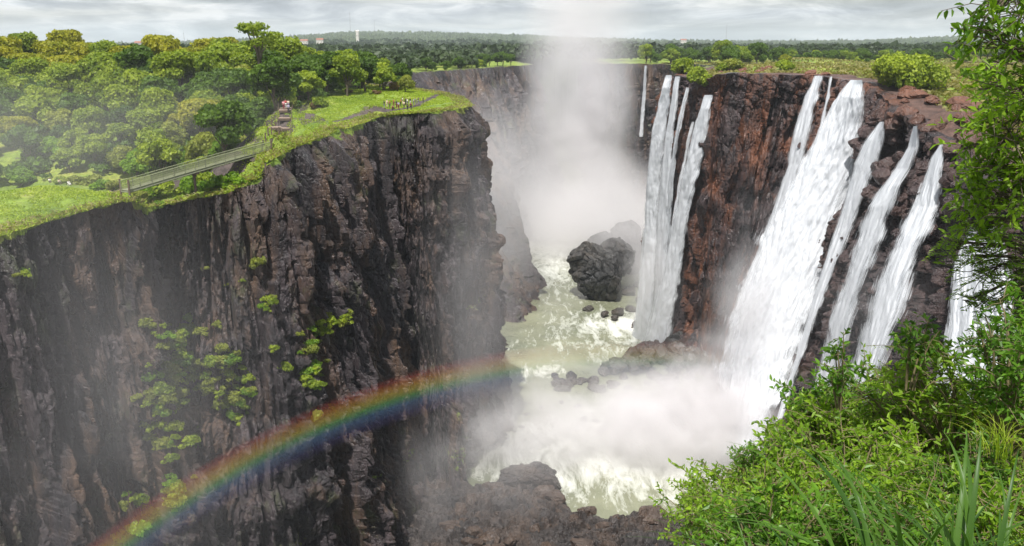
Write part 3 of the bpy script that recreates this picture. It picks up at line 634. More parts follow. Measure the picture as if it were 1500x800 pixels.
# rock bar at the bottom of the picture
xs = np.arange(-36, 46, 0.35); ys = np.arange(124, 190, 0.35); X, Y = np.meshgrid(xs, ys, indexing='ij')
qx, qy, _ = project(np.stack([X, Y, 0 * X + 2], -1))
edge_y = np.interp(qx, [560, 640, 690, 720, 815, 840, 900, 985, 1100], [655, 672, 700, 700, 700, 742, 745, 742, 752])
inb = np.clip((qy - edge_y) / 16, -1, 1)
f1, f2, iv = worley(X / 2.6 + .4 * vn(X / 2, Y / 2), Y / 2.2, 31); g1, g2, ig = worley(X / .9, Y / .8, 32)
Z = -1.5 + 3.0 * np.clip(inb + 0.3, 0, 1.3) + 1.1 * fbm(X / 9, Y / 9, o=3, s=8) + np.clip(inb + .6, 0, 1) * ((iv - .4) * 1.9 - .7 * (1 - np.clip((f2 - f1) / .2, 0, 1)) + (ig - .5) * .8 + .35 * fbm(X, Y, o=3))
obj('riverbank', mesh_np('riverbank', np.stack([X, Y, Z], -1).reshape(-1, 3), grid_faces(len(xs), len(ys)), M['boulder']), kind='structure', label='bar of broken rock at the bottom of the gorge')
q = PZ(772, 706, 3)
o_ = boulder(q[0], q[1] + 1.5, 0, 1, 1, 1, 'flat-topped brown boulder, largest on the rock bar', None, 1, 0.05)
bm = bmesh.new(); bmesh.ops.create_cube(bm, size=2.0); bmesh.ops.subdivide_edges(bm, edges=bm.edges[:], cuts=30, use_grid_fill=True); bv = np.array([v_.co[:] for v_ in bm.verts]); bm.verts.index_update(); bf = np.array([[v_.index for v_ in f_.verts] for f_ in bm.faces]); bm.free()
bn = np.linalg.norm(bv, ord=6, axis=1)[:, None]; bv = bv / bn * (1.0 + .1 * (bv[:, :1] > .2)) * np.array([6.3, 3.8, 2.6]); bv[:, 2] *= 1 - .05 * np.abs(bv[:, 0]); bv[:, 0] *= 1 - .07 * bv[:, 2]
f1, f2, iv = worley(bv[:, 0] / 2.1, bv[:, 1] / 2 + bv[:, 2] / 1.6, 91); dd_ = (iv - .5) * .8 - .35 * (1 - np.clip((f2 - f1) / .2, 0, 1)) + .5 * fbm(bv[:, 0] / 1.5, bv[:, 1] / 1.5, bv[:, 2] / 1.5, o=4)
bv = bv + bv / np.linalg.norm(bv, axis=1)[:, None] * dd_[:, None]; o_.data = mesh_np('boulder', bv, bf, M['boulder']); o_.location = (q[0], q[1] + 1.5, 3.0)
q = PZ(715, 712, 3); boulder(q[0], q[1], 2.4, 2.2, 2.0, 1.9, 'leaning boulder at the cliff side of the flat-topped one', None, 3, 0.7, tilt=.3)
for i in range(88):
    px = rs.uniform(655, 1000); py = rs.uniform(float(np.interp(px, [655, 720, 815, 840, 1000], [740, 715, 715, 748, 752])), 835)
    q = PZ(px, py, 2.4); s_ = rs.choice([0.9, 1.3, 1.9, 2.6], p=[.32, .33, .2, .15]) * rs.uniform(.8, 1.25)
    boulder(q[0], q[1], 1.9 + .25 * s_, s_ * 1.25, s_, s_ * .8, 'broken brown boulder lying on the rock bar at the gorge floor', 'boulders on the rock bar', i, rs.random() * 6, tilt=rs.normal() * .35)
# stacked boulders that part the waterfalls
for wi, (x0, y0, x1, y1, n, sz) in enumerate([(1303, 165, 1325, 235, 9, 2.4), (1300, 240, 1262, 345, 12, 2.0), (1250, 350, 1150, 590, 16, 1.7), (1354, 190, 1368, 235, 4, 1.9), (1330, 262, 1308, 330, 5, 1.5), (1295, 350, 1245, 460, 5, 1.3), (1397, 215, 1398, 330, 5, 2.1), (1310, 150, 1420, 205, 12, 2.1)]):
    wt = ['above the stepped waterfall, under the brink bush', 'left of the stepped waterfall', 'in the dark rib beside the largest waterfall', 'between the tops of the stepped and veil waterfalls', 'splitting the stepped and veil waterfalls', 'low between the stepped and veil waterfalls', 'right of the veil waterfall', 'on the brown ledges under the brink, near the veil waterfall'][wi]
    for i in range(n):
        f = (i + rs.random()) / n; h, _ = cast(B_wall, x0 + (x1 - x0) * f + rs.normal() * 7, y0 + (y1 - y0) * f + rs.normal() * 5)
        if h is None or h[1] > 260 or h[1] < 90: continue
        s_ = sz * rs.uniform(.6, 1.15); boulder(h[0] - .35 * s_, h[1] - .25 * s_, h[2] - .1, s_ * 1.1, s_ * 1.1, s_ * .85, 'dark brown boulder ' + wt, 'boulders on the ledges between the waterfalls', i, rs.random() * 6, tilt=rs.normal() * .3).data = RED[i % 3]
# red blocks on the brink
for i in range(46):
    px = rs.choice([rs.uniform(1050, 1250), rs.uniform(1285, 1440)], p=[.4, .6])
    py = rs.uniform(100, 118) if px < 1260 else rs.uniform(105 + (px - 1285) * .3, 175 + (px - 1285) * .25)
    h, _ = cast(B_land, px, py)
    if h is None or h[1] > 330: continue
    s_ = rs.uniform(.8, 2.2) * (1.1 if px > 1285 else .8)
    boulder(h[0], h[1], h[2] + .15 * s_, s_ * 1.7, s_ * 1.2, s_ * .7, 'flat red-brown boulder on the brink above the falls', 'red boulders along the brink', i, rs.random() * 6, tilt=rs.normal() * .15).data = RED[i % 3]
# ------------------------------------------------------------------ trees
def leaves_on(points, normals, size, rs, aspect=1.0):
    n = len(points); a = rs.normal(size=(n, 3)); nn = normals + 0.55 * rs.normal(size=(n, 3)); nn /= np.linalg.norm(nn, axis=1)[:, None]
    t1 = np.cross(nn, a); t1 /= np.linalg.norm(t1, axis=1)[:, None]; t2 = np.cross(nn, t1)
    s = (size * rs.uniform(.55, 1.35, n))[:, None]
    k = nn * s * .25
    v = np.stack([points - t1 * s - t2 * s * .55 * aspect - k, points + t1 * s * .7 - t2 * s * aspect + k * .3, points + t1 * s + t2 * s * .6 * aspect - k, points - t1 * s * .6 + t2 * s * aspect + k * .4], 1).reshape(-1, 3)
    return v, np.arange(4 * n).reshape(-1, 4)
def make_tree(seed, Rw, H, n, leaf, mat, flat=0.75, base=0.25, lobes=12, name='tree', trunk=True, shrub=False, open_=0.0):
    """crown of width 2*Rw reaching height H, its lowest leaves at base*H"""
    rs = np.random.default_rng(seed); cz = H * (base + (1 - base) * .5); rzv = H * (1 - base) * .5
    cs = []
    for i in range(lobes):
        a = rs.uniform(0, 2 * np.pi); e = rs.uniform(-.55, .95); rr_ = rs.uniform(.35, .78) * math.sqrt(1 - min(e * e, .8))
        cs.append((Rw * rr_ * math.cos(a), Rw * rr_ * math.sin(a), cz + rzv * .68 * e, Rw * rs.uniform(.26, .44)))
    cs.append((0, 0, cz + rzv * .35, Rw * .5)); cs = np.array(cs)
    idx = rs.choice(len(cs), n, p=cs[:, 3] ** 2 / (cs[:, 3] ** 2).sum()); d = rs.normal(size=(n, 3)); d[:, 2] = d[:, 2] * .9 + .25; d /= np.linalg.norm(d, axis=1)[:, None]
    r = cs[idx, 3] * (rs.uniform(.25, 1.0, n) ** .35) * (1 + .35 * fbm(d[:, 0] * 2.5 + idx, d[:, 1] * 2.5, d[:, 2] * 2.5, o=2, s=seed))
    P = cs[idx, :3] + d * r[:, None] * np.array([1, 1, flat]); ok = P[:, 2] > H * base * .4; P = P[ok]; d = d[ok]; idx = idx[ok]
    v, f = leaves_on(P, d, leaf, rs)
    tint = np.clip(_h(idx.astype(float), idx * 0., idx * 0., seed) * .6 + rs.uniform(0, .45, len(P)) , 0, 1)
    crown = mesh_np('crown', v, f, mat, False, {'tint': np.repeat(tint, 4)})
    mb = MB(); th = H * (.035 if not shrub else .02)
    bend = rs.normal(size=2) * .25
    top = np.array([bend[0], bend[1], H * (base + .25)])
    pts = [np.array([0, 0, -.6]), np.array([bend[0] * .2, bend[1] * .2, H * .15]), top * np.array([.6, .6, .6]), top]
    mb.tube(pts, [th, th * .8, th * .65, th * .4], 6)
    for c in cs[::2]:
        s_ = pts[2] * (1 + rs.uniform(-.2, .3)); mid = (s_ + c[:3]) / 2 + np.array([0, 0, -.04 * H]); mb.tube([s_, mid, c[:3]], [th * .42, th * .28, th * .1], 4)
    return crown, mb.mesh('trunk', M['bark'], True)
def tree_obj(kind_, seed, label, cat, group=None, loc=(0, 0, 0), **kw):
    crown, trunk = make_tree(seed, **kw)
    e = obj(kind_, None, label=label, cat=cat, group=group, loc=loc); e.empty_display_size = .1
    kid('trunk' if cat != 'shrub' else 'stem', trunk, e); kid('crown' if cat != 'shrub' else 'foliage', crown, e); return e
GT = 'trees of the wooded headland'
protos = {}
def proto(key, **kw): protos[key] = dict(kw)
proto('dark0', seed=1, Rw=4.6, H=9.5, n=5700, leaf=0.238, mat=M['lf_dark'], base=.10, lobes=14)
proto('dark1', seed=2, Rw=4.0, H=8.5, n=4940, leaf=0.230, mat=M['lf_dark'], base=.08, lobes=11)
proto('mid0', seed=3, Rw=4.8, H=8.5, n=5700, leaf=0.238, mat=M['lf_mid'], base=.08, lobes=15)
proto('mid1', seed=4, Rw=3.8, H=7.5, n=4560, leaf=0.230, mat=M['lf_mid'], base=.05, lobes=10)
proto('mid2', seed=5, Rw=5.4, H=10.0, n=6460, leaf=0.245, mat=M['lf_mid'], base=.12, lobes=16)
proto('pale0', seed=6, Rw=3.6, H=6.0, n=4180, leaf=0.202, mat=M['lf_pale'], base=.05, lobes=10)
proto('yel0', seed=7, Rw=5.6, H=9.5, n=6460, leaf=0.245, mat=M['lf_yel'], base=.2, lobes=16)
proto('brt0', seed=8, Rw=3.0, H=5.0, n=4180, leaf=0.187, mat=M['lf_bright'], base=.0, lobes=9)
made = {}
LBL = {'dark': 'dark green broadleaf tree in the wood on the headland', 'mid': 'mid green rounded tree in the wood on the headland', 'pale': 'pale olive bushy tree in the wood on the headland',
       'yel': 'yellow-flowering spreading tree rising at the top of the wood', 'brt': 'bright green low bushy tree on the slope by the footbridge'}
def plant(key, loc, s, label=None, group=None, rz=None, sz=None):
    k4 = key[:-1]; rz = rs.random() * 6.28 if rz is None else rz; sz = sz or s * rs.uniform(.88, 1.12)
    lab = label or LBL[k4]; grp = group or (GT if label is None else None)
    if key not in made:
        e = tree_obj('tree', label=lab, cat='tree', group=grp, loc=loc, **protos[key]); e.scale = (s, s, sz); e.rotation_euler = (0, 0, rz); made[key] = e; return e
    r = copy_tree(made[key], loc, rz, (s, s, sz), lab, grp)
    if not grp and 'group' in r: del r['group']
    return r
rs = np.random.default_rng(21)
B_ll = bvh([(vLL, fLL), (vL, fL)])
placed = []
def in_poly(px, py, poly): return bool(inside(np.array([float(px)]), np.array([float(py)]), poly)[0])
# where trunks stand, outlined on the land of the headland (x, y in metres)
def woods(X, Y):
    px, py, dep = project(np.array([X, Y, float(hL(X, Y))])); z = float(hL(X, Y))
    brow = np.interp(px, [-200, 0, 100, 180, 240, 330, 362, 385, 430, 450, 500, 560, 640, 700], [285, 282, 262, 262, 275, 268, 235, 190, 166, 158, 138, 131, 127, 110])
    return px, py, dep, py < brow - 3
order = []
for _ in range(9000):
    X = rs.uniform(-210, -30); Y = rs.uniform(122, 330)
    if not (inside(np.array([X]), np.array([Y]), polyL)[0]) : continue
    if dist_poly(np.array([X]), np.array([Y]), allL)[0] < 4: continue
    if -56 < X < -44 and Y < 140: continue
    order.append((X, Y))
cnt = 0
for X, Y in sorted(order, key=lambda q: q[1] + 25 * rs.random()):
    px, py, dep, ok = woods(X, Y)
    if not ok or px < -60 or px > 655: continue
    near = Y < 190
    sp_ = 4.8 if near else (6.0 if Y < 240 else 8.0)
    if any((X - a) ** 2 + (Y - b) ** 2 < sp_ ** 2 for a, b in placed): continue
    if cnt >= 285 or (410 > px > 392 and Y < 168) or (px > 330 and Y < 146): continue
    z = float(hL(X, Y)); placed.append((X, Y)); cnt += 1
    if px > 340 and Y < 158: key = rs.choice(['brt0', 'pale0'])
    elif py > 225: key = rs.choice(['brt0', 'mid1', 'pale0', 'dark1'], p=[.35, .25, .15, .25])
    elif px > 420: key = rs.choice(['dark0', 'dark1', 'mid0', 'mid2', 'mid1', 'pale0'], p=[.3, .25, .15, .1, .1, .1])
    elif Y > 250 and px < 350: key = rs.choice(['yel0', 'mid0', 'mid2', 'pale0'], p=[.6, .13, .13, .14])
    else: key = rs.choice(['dark0', 'dark1', 'mid0', 'mid1', 'mid2', 'pale0', 'yel0'], p=[.15, .13, .24, .18, .16, .10, .04])
    s_ = rs.choice([rs.uniform(.6, .9), rs.uniform(.9, 1.35)]) * (1.22 if Y > 200 else .95)
    if px > 425: s_ *= .92
    k4 = key[:-1]; kn = {'dark': 'dark green broadleaf tree', 'mid': 'mid green rounded tree', 'pale': 'pale olive bushy tree', 'yel': 'yellow-flowering spreading tree', 'brt': 'bright green low bushy tree'}[k4]
    zone = 'at the hazy left end of the wood' if px < 110 else 'up the slope behind the white-clad visitors' if px < 215 else 'up the slope behind the footbridge' if px < 345 else 'beside the steps and bridge head' if px < 440 else 'behind the open grass near the crowd' if px > 530 else 'behind the open grass right of the steps'
    row = 'front-row ' if (Y < 175 or (px > 345 and Y < 205)) else 'crest-line ' if Y > 270 else 'inner '
    plant(str(key), (X, Y, z - .3), s_, row + kn + ' ' + zone, GT)
for (X, Y, s_, key) in [(-33, 226, 1.0, 'mid1'), (-39, 232, 1.1, 'dark0'), (-31, 236, .95, 'dark1'), (-36, 244, 1.05, 'mid0'), (-43, 250, 1.15, 'dark0'), (-45, 238, 1.1, 'dark1'), (-28, 229, .8, 'pale0'), (-42, 222, 1.0, 'mid2'), (-50, 262, 1.2, 'mid2'), (-58, 270, 1.2, 'dark0'), (-55, 250, 1.1, 'mid0'), (-64, 290, 1.2, 'dark1')]:
    plant(key, (X, Y, float(hL(X, Y)) - .3), s_, 'hazy green tree at the misty far end of the wood beyond the crowd', 'trees at the misty end of the wood')
# the tall tree above the rest
h = PY(383, 128, 215.0)
tall = tree_obj('umbrella_tree', label='tall open-crowned tree standing above all the others', cat='tree', loc=(h[0], h[1], float(hL(h[0], h[1]))), seed=37, Rw=5.6, H=21.5, n=2000, leaf=.24, mat=M['lf_mid'], base=.5, lobes=13, flat=.45)
q0 = PZ(415, 150, 87)
# shrubs and small trees on the brow below the bridge and over the rim
def shrub_at(b, px, py, s_, key, label, group, sink=.4):
    h, n = cast(b, px, py)
    if h is None: return None
    k = 'shrub' + key
    if k not in made:
        d = dict(brt=dict(seed=51, mat=M['lf_bright']), mid=dict(seed=52, mat=M['lf_mid']), pale=dict(seed=53, mat=M['lf_pale']), dry=dict(seed=54, mat=M['lf_dry']))[key]
        e = tree_obj('shrub', label=label, cat='shrub', group=group, loc=h, Rw=1.35, H=1.5, n=620, leaf=.12, base=0, lobes=9, shrub=True, **d); made[k] = e
        e.scale = (s_, s_, s_); return e
    r = copy_tree(made[k], Vector(h) - Vector((0, 0, sink * s_)), rs.random() * 6, (s_, s_, s_ * rs.uniform(.8, 1.15)), label, group, 'shrub')
    if not group and 'group' in r: del r['group']
    return r
for px, py, s_, k in [(222, 293, 1.6, 'brt'), (245, 290, 1.7, 'mid'), (280, 281, 1.8, 'brt'), (300, 276, 1.9, 'mid'), (318, 275, 1.7, 'brt'), (340, 268, 1.5, 'brt'), (205, 298, 1.3, 'pale'), (232, 305, 1.0, 'brt'), (262, 297, 1.1, 'mid'), (355, 268, .8, 'brt')]:
    shrub_at(B_ll, px, py, s_, k, 'bushy green shrub on the rock ridge under the footbridge', 'shrubs under the footbridge')
for px, py, s_, k in [(112, 270, 1.7, 'pale'), (135, 272, 1.9, 'pale'), (150, 275, 1.6, 'brt'), (92, 268, 1.3, 'mid'), (165, 278, 1.3, 'pale')]:
    shrub_at(B_ll, px, py, s_, k, 'olive shrub on the back edge of the grassy platform', 'shrubs behind the white-clad visitors')
for i in range(16):
    px = rs.uniform(350, 660); py = float(np.interp(px, [350, 430, 452, 500, 560, 660], [225, 168, 160, 140, 133, 131])) + rs.uniform(-2, 5)
    if 392 < px < 432: continue
    shrub_at(B_ll, px, py, rs.uniform(.8, 1.7), rs.choice(['mid', 'pale', 'dry', 'mid']), 'low shrub where the wood meets the open grass', 'shrubs along the edge of the wood')
patch = [(262, 500, 26, 30, 26), (330, 560, 34, 34, 26), (235, 600, 34, 44, 30), (290, 545, 62, 60, 66), (350, 590, 24, 18, 18), (250, 650, 40, 20, 10), (470, 480, 22, 30, 12), (465, 550, 16, 14, 9), (395, 450, 12, 12, 5), (505, 470, 10, 14, 6), (320, 410, 60, 20, 4), (440, 520, 40, 50, 7), (250, 720, 30, 22, 12), (205, 755, 30, 25, 12), (160, 785, 20, 14, 5), (450, 590, 30, 30, 4), (20, 405, 20, 4, 3)]
for cx, cyy, rx, ry, n in patch:
    pl_ = {262: 'at the top of the thick patch above the rainbow', 330: 'at the right of the thick patch above the rainbow', 235: 'at the lower left of the thick patch above the rainbow', 290: 'in the middle of the thick patch above the rainbow'}[cx] if cx in (262, 330, 235, 290) else 'beside the thick patch above the rainbow' if cx < 350 and 480 < cyy < 640 else 'low down inside the rainbow' if cyy > 640 else 'scattered in the middle of the cliff' if cx > 380 else 'high on the left of the cliff'
    for _ in range(n):
        shrub_at(B_left, cx + rs.normal() * rx * .55, cyy + rs.normal() * ry * .55, rs.choice([rs.uniform(.4, .9), rs.uniform(.8, 1.35)]), rs.choice(['brt', 'mid', 'mid', 'pale', 'pale']), 'small green cliff shrub ' + pl_, 'shrubs clinging to the dark cliff', .5)
# right bank: bushes at the brink and the line of trees on the plateau
def bush(label, px, py, Rw, H, n, leaf, mat, seed, b=None, sink=.3, name='shrub', lobes=14, flat=.8):
    h, _ = cast(b or bvhR, px, py)
    if h is None: h = PY(px, py, 200)
    return tree_obj(name, label=label, cat='shrub', loc=(h[0], h[1], h[2] - sink), seed=seed, Rw=Rw, H=H, n=n, leaf=leaf, mat=mat, base=0, lobes=lobes, flat=flat, shrub=True)
bvhR = bvh([(vLR, fLR), (vR, fR), (vR2, fR2)])
bush('big round bright green bush growing on the brink between two waterfalls', 1325, 132, 8.8, 7.4, 9500, .34, M['lf_mid'], 61, lobes=26)
bush('green bush hanging over the cliff edge between two white waterfalls', 1022, 132, 4.6, 7.5, 4200, .32, M['lf_mid'], 62)
bush('light green bush above the first white curtain waterfall', 1004, 108, 5.0, 4.8, 3000, .33, M['lf_mid'], 63)
bush('low green bush at the back of the red brink', 1150, 102, 3.4, 3.0, 1500, .3, M['lf_mid'], 64)
bush('yellow-green bush alone in the dry grass', 1150, 92, 3.6, 4.2, 1600, .32, M['lf_yel'], 65)
bush('pale bush beside the low green one on the brink', 1072, 103, 5.5, 3.0, 1900, .33, M['lf_pale'], 66)
bush('small bush low on the cliff edge left of the red rock', 1058, 106, 2.6, 3.4, 1200, .3, M['lf_mid'], 67)
tl = np.random.default_rng(4); cnt = 0
for i in range(400):
    px = tl.uniform(940, 1450); Y = tl.uniform(470, 640) if px > 1100 else tl.uniform(380, 600)
    X = (px - 750) / 1290 * Y
    if not inside(np.array([X]), np.array([Y]), polyR)[0] or dist_poly(np.array([X]), np.array([Y]), right_rim)[0] < 6: continue
    if any((X - a) ** 2 + (Y - b) ** 2 < (9.5 if px < 1120 else 15) ** 2 for a, b in placed): continue
    placed.append((X, Y)); cnt += 1
    if cnt > 78: break
    key = tl.choice(['dark0', 'dark1', 'mid2', 'mid0'], p=[.45, .3, .15, .1]); s_ = tl.uniform(.8, 1.35) * (1.05 if px < 1120 else .85)
    plant(str(key), (X, Y, float(hR(X, Y)) - 1.2), s_, 'dark bushy tree in the row beyond the dry grass, ' + ('above the white curtain waterfalls' if px < 1075 else 'above the bare red rock face' if px < 1190 else 'above the largest waterfall' if px < 1290 else 'beyond the big brink bush'), 'trees beyond the dry grass plateau')
for i in range(15):
    Y = 352 + i * 9.5; X = float(np.interp(Y, far_rim[:, 1], far_rim[:, 0])) - 5.5 - 3 * tl.random()
    plant(str(tl.choice(['dark0', 'mid1', 'dark1'])), (X, Y, float(hL(X, Y)) - 1.3), tl.uniform(.55, .85), 'hazy tree on the rim of the far cliff right behind the headland', 'trees on the rim behind the headland')
for i in range(9):
    px = 690 + i * 9 + tl.normal() * 2; Y = 480 + i * 6; X = (px - 750) / 1290 * Y - 6
    plant('dark0', (X, Y, 87.5), tl.uniform(.7, 1.0), 'misty dark tree on top of the far cliff beyond the headland', 'trees on the far cliff')
# far woods
def wood_mass(name, n, fx, mat, hf, s0, s1, leaf, per, label):
    V = []; F = []; T = []; c = 0; r2 = np.random.default_rng(n)
    for _ in range(n):
        X, Y = fx(r2)
        if X is None: continue
        z = float(hf(X, Y)); s_ = r2.uniform(s0, s1); k = per
        d = r2.normal(size=(k, 3)); d[:, 2] = abs(d[:, 2]); d /= np.linalg.norm(d, axis=1)[:, None]
        P = np.array([X, Y, z + s_ * .5]) + d * (r2.uniform(.6, 1, k) * s_)[:, None] * np.array([1.1, 1.1, .75])
        v, f = leaves_on(P, d, leaf * s_, r2); V.append(v); F.append(f + c); c += len(v); T.append(np.full(len(v), r2.random() * .7) + np.repeat(r2.random(k) * .3, 4))
    return obj(name, mesh_np(name, np.vstack(V), np.vstack(F), mat, False, {'tint': np.concatenate(T)}), kind='stuff', label=label)
def fxl(r2):
    Y = r2.uniform(325, 760); X = -r2.uniform(20, 560) if Y < 700 else -r2.uniform(0, 600)
    if not inside(np.array([X]), np.array([Y]), polyL)[0] or dist_poly(np.array([X]), np.array([Y]), allL)[0] < (6 if Y < 560 else 4): return None, None
    return X, Y
wood_mass('woodland', 1900, fxl, M['lf_far'], hL, 3.5, 7.0, .20, 70, 'grey-green wood stretching back behind the headland')
def fxs(r2):
    Y = r2.uniform(140, 300); X = -r2.uniform(45, 190)
    if not inside(np.array([X]), np.array([Y]), polyL)[0] or dist_poly(np.array([X]), np.array([Y]), allL)[0] < 8: return None, None
    return (X, Y) if woods(X, Y)[3] and woods(X, Y)[0] < 640 and not (392 < woods(X, Y)[0] < 430 and Y < 170) else (None, None)
wood_mass('undergrowth', 1500, fxs, M['lf_dark'], hL, 1.2, 2.8, .20, 60, 'tangled green scrub under the trees of the wooded slope')
def fxr(r2):
    Y = r2.uniform(640, 785); X = r2.uniform(70, 620); return (X, Y) if inside(np.array([X]), np.array([Y]), polyR)[0] else (None, None)
wood_mass('woodland', 420, fxr, M['lf_far'], hR, 4, 7.5, .22, 70, 'dark wood far behind the dry grass plateau')
def fxf(r2):
    a = R(r2.uniform(-36, 36)); r_ = 750 + 1700 * r2.random() ** 1.4; return r_ * math.sin(a), r_ * math.cos(a)
wood_mass('woodland', 3600, fxf, M['lf_far'], hfar, 5, 10, .33, 26, 'distant bush country reaching to the horizon')

# short grass that breaks the flat tops and hangs over the brow
def tufts(name, n, samp, hf, mat, h0, h1, w, label, spread=.6):
    r2 = np.random.default_rng(n); X, Y = samp(r2, n); Z = hf(X, Y); n = len(X)
    a = r2.uniform(0, 2 * np.pi, n); H = r2.uniform(h0, h1, n); W = w * r2.uniform(.6, 1.4, n); l = r2.normal(size=(n, 2)) * spread * H[:, None]
    dx, dy = np.cos(a) * W, np.sin(a) * W; Z = Z - .05
    v = np.stack([np.stack([X - dx, Y - dy, Z], -1), np.stack([X + dx, Y + dy, Z], -1), np.stack([X + dx * .5 + l[:, 0], Y + dy * .5 + l[:, 1], Z + H], -1), np.stack([X - dx * .7 + l[:, 0], Y - dy * .7 + l[:, 1], Z + H * .85], -1)], 1).reshape(-1, 3)
    tint = np.clip(.5 + .6 * fbm(X / 6, Y / 6, o=3, s=6) + r2.normal(size=n) * .18, 0, 1)
    return obj(name, mesh_np(name, v, np.arange(4 * n).reshape(-1, 4), mat, False, {'tint': np.repeat(tint, 4)}), kind='stuff', label=label)
PATH = np.array([PZ(421, 160, 87.6)[:2], PZ(455, 168, 87)[:2], PZ(515, 158, 87)[:2], PZ(565, 156, 86.8)[:2], PZ(610, 152, 86.8)[:2], PZ(652, 136, 87)[:2]])
def s_left(r2, n):
    X = r2.uniform(-75, 0, 6 * n); Y = r2.uniform(90, 270, 6 * n); k = inside(X, Y, polyL); X, Y = X[k], Y[k]
    px, py, _ = project(np.stack([X, Y, hL(X, Y)], -1)); brow = np.interp(px, [-200, 0, 100, 180, 240, 330, 362, 385, 430, 450, 500, 560, 640, 700], [270, 268, 262, 262, 275, 268, 205, 175, 152, 146, 130, 126, 123, 110])
    k = (py > brow) & ~((px > 401) & (px < 428) & (py > 150) & (py < 212) & (np.abs(px - (404 + (207 - py) * .36)) < 8)); k &= (dist_pl(X, Y, PATH) > .75) & (fbm(X / 3, Y / 3, o=3, s=55) > -.42); return X[k][:n], Y[k][:n]
tufts('grass', 120000, s_left, hL, M['tuft'], .07, .28, .10, 'bright green grass on the headland and platform')
def s_right(r2, n):
    Y = 150 + 430 * r2.random(3 * n) ** 1.3; X = r2.uniform(0.17, .62, 3 * n) * Y; k = inside(X, Y, polyR) & (dist_poly(X, Y, right_rim) > 9); return X[k][:n], Y[k][:n]
tufts('grass', 42000, s_right, hR, M['tuft_dry'], .3, .9, .45, 'tall dry grass on the plateau behind the falls')
def s_rim(r2, n):
    s_, P, _ = along(prom_rim, .02); i = r2.integers(0, len(P), n); return P[i, 0] + r2.uniform(-3.0, .5, n), P[i, 1] + r2.normal(size=n) * .5
tufts('grass', 26000, s_rim, hL, M['tuft'], .1, .45, .11, 'shaggy grass along the lip of the dark cliff', 1.0)
tufts('grass', 16000, s_rim, hL, M['tuft_dry'], .15, .6, .12, 'straw-coloured dry grass along the lip of the dark cliff', 1.0)
# ------------------------------------------------------------------ footbridge, steps, fence posts
M['paint'] = plain('green_grey_paint', (0.20, 0.21, 0.13), 0.6)
M['mesh_panel'] = plain('rail_panel', (0.25, 0.27, 0.15), 0.7)
M['wood'] = plain('weathered_wood', (0.12, 0.085, 0.06), 0.9)
M['stone'] = plain('step_stone', (0.30, 0.22, 0.17), 0.9)
M['riser'] = plain('step_riser', (0.10, 0.07, 0.05), 0.9)
A = PY(183, 279, 115.0); B = PY(392, 219, 138.0)
br = obj('footbridge', None, label='narrow green-grey footbridge climbing across the side ravine', cat='footbridge', loc=A)
Lb = np.linalg.norm(B - A); ux = (B - A) / Lb; side = np.cross(ux, [0, 0, 1]); side /= np.linalg.norm(side); upv = np.cross(side, ux)
def bp(t_, s_, u_): sag = .08 * math.sin(math.pi * t_); return ux * Lb * t_ + side * s_ + np.array([0, 0, 1.0]) * (u_ + sag)
ts = np.linspace(0, 1, 29)
mb = MB(); AX = np.stack([ux, side, upv])
for a, b in zip(ts[:-1], ts[1:]): mb.box((bp(a, 0, 0) + bp(b, 0, 0)) / 2, (Lb / 28 * 1.01, 1.5, .10), ax=AX)
obj('deck', mb.mesh('deck', M['paint']), br)
mb = MB()
for s_ in (-.7, .7): mb.tube([bp(t_, s_, -.22) for t_ in ts], .14, 4)
for t_ in ts[::2]: mb.tube([bp(t_, -.7, -.2), bp(t_, .7, -.2)], .07, 4)
obj('girder', mb.mesh('girder', M['paint']), br)
for s_ in (-.78, .78):
    mb = MB()
    for u_, r_ in ((1.25, .055), (.95, .03), (.65, .03), (.35, .03), (.12, .04)): mb.tube([bp(t_, s_, u_) for t_ in ts], r_, 5)
    for a in np.linspace(0, 1, 150): mb.tube([bp(a, s_, .1), bp(a, s_, 1.2)], .032, 3)
    rail = obj('railing', mb.mesh('railing', M['mesh_panel']), br)
    for t_ in np.linspace(0, 1, 15): mb = MB(); mb.tube([bp(t_, s_, -.3), bp(t_, s_, 1.3)], .055, 5); obj('post', mb.mesh('post', M['paint']), rail)
mb = MB(); mb.tube([bp(.44, 0, -.3), bp(.44, 0, -3.2)], .2, 8); mb.box(bp(.44, 0, -.45), (.6, 1.6, .25), ax=AX); obj('pier', mb.mesh('pier', M['wood']), br)
for t_ in (0, 1):
    for s_ in (-.9, .9): mb = MB(); mb.box(bp(t_, s_, .45), (.2, .2, 2.1)); obj('end_post', mb.mesh('end_post', M['wood']), br)
# steps up the grass
s0_ = np.array([*PZ(404, 207, 84.3)[:2], 0]); s1_ = np.array([*PZ(421, 160, 87.6)[:2], 0])
st = obj('staircase', None, label='rough stone steps rising through the grass from the bridge', cat='steps', loc=(s0_[0], s0_[1], float(hL(s0_[0], s0_[1]))))
d = s1_ - s0_; Ls = np.linalg.norm(d[:2]); az = math.atan2(d[1], d[0]); base = np.array(st.location); z0 = hL(s0_[0], s0_[1]); z1 = hL(s1_[0], s1_[1])
for i in range(15):
    t_ = i / 14; P = s0_ + d * t_; z = float(hL(P[0], P[1])) + .22
    mb = MB(); mb.box(np.array([P[0], P[1], z]) - base, (Ls / 14 * .82, 2.0 + .25 * rs.random(), .14), rz=az); o_ = obj('step', mb.mesh('step', M['stone']), st)
    mb = MB(); mb.box(np.array([P[0], P[1], z - .25]) - base - np.array([math.cos(az), math.sin(az), 0]) * Ls / 14 * .38, (.12, 2.1, .42), rz=az); obj('riser', mb.mesh('riser', M['riser']), o_)
sv = np.array([-math.sin(az), math.cos(az), 0])
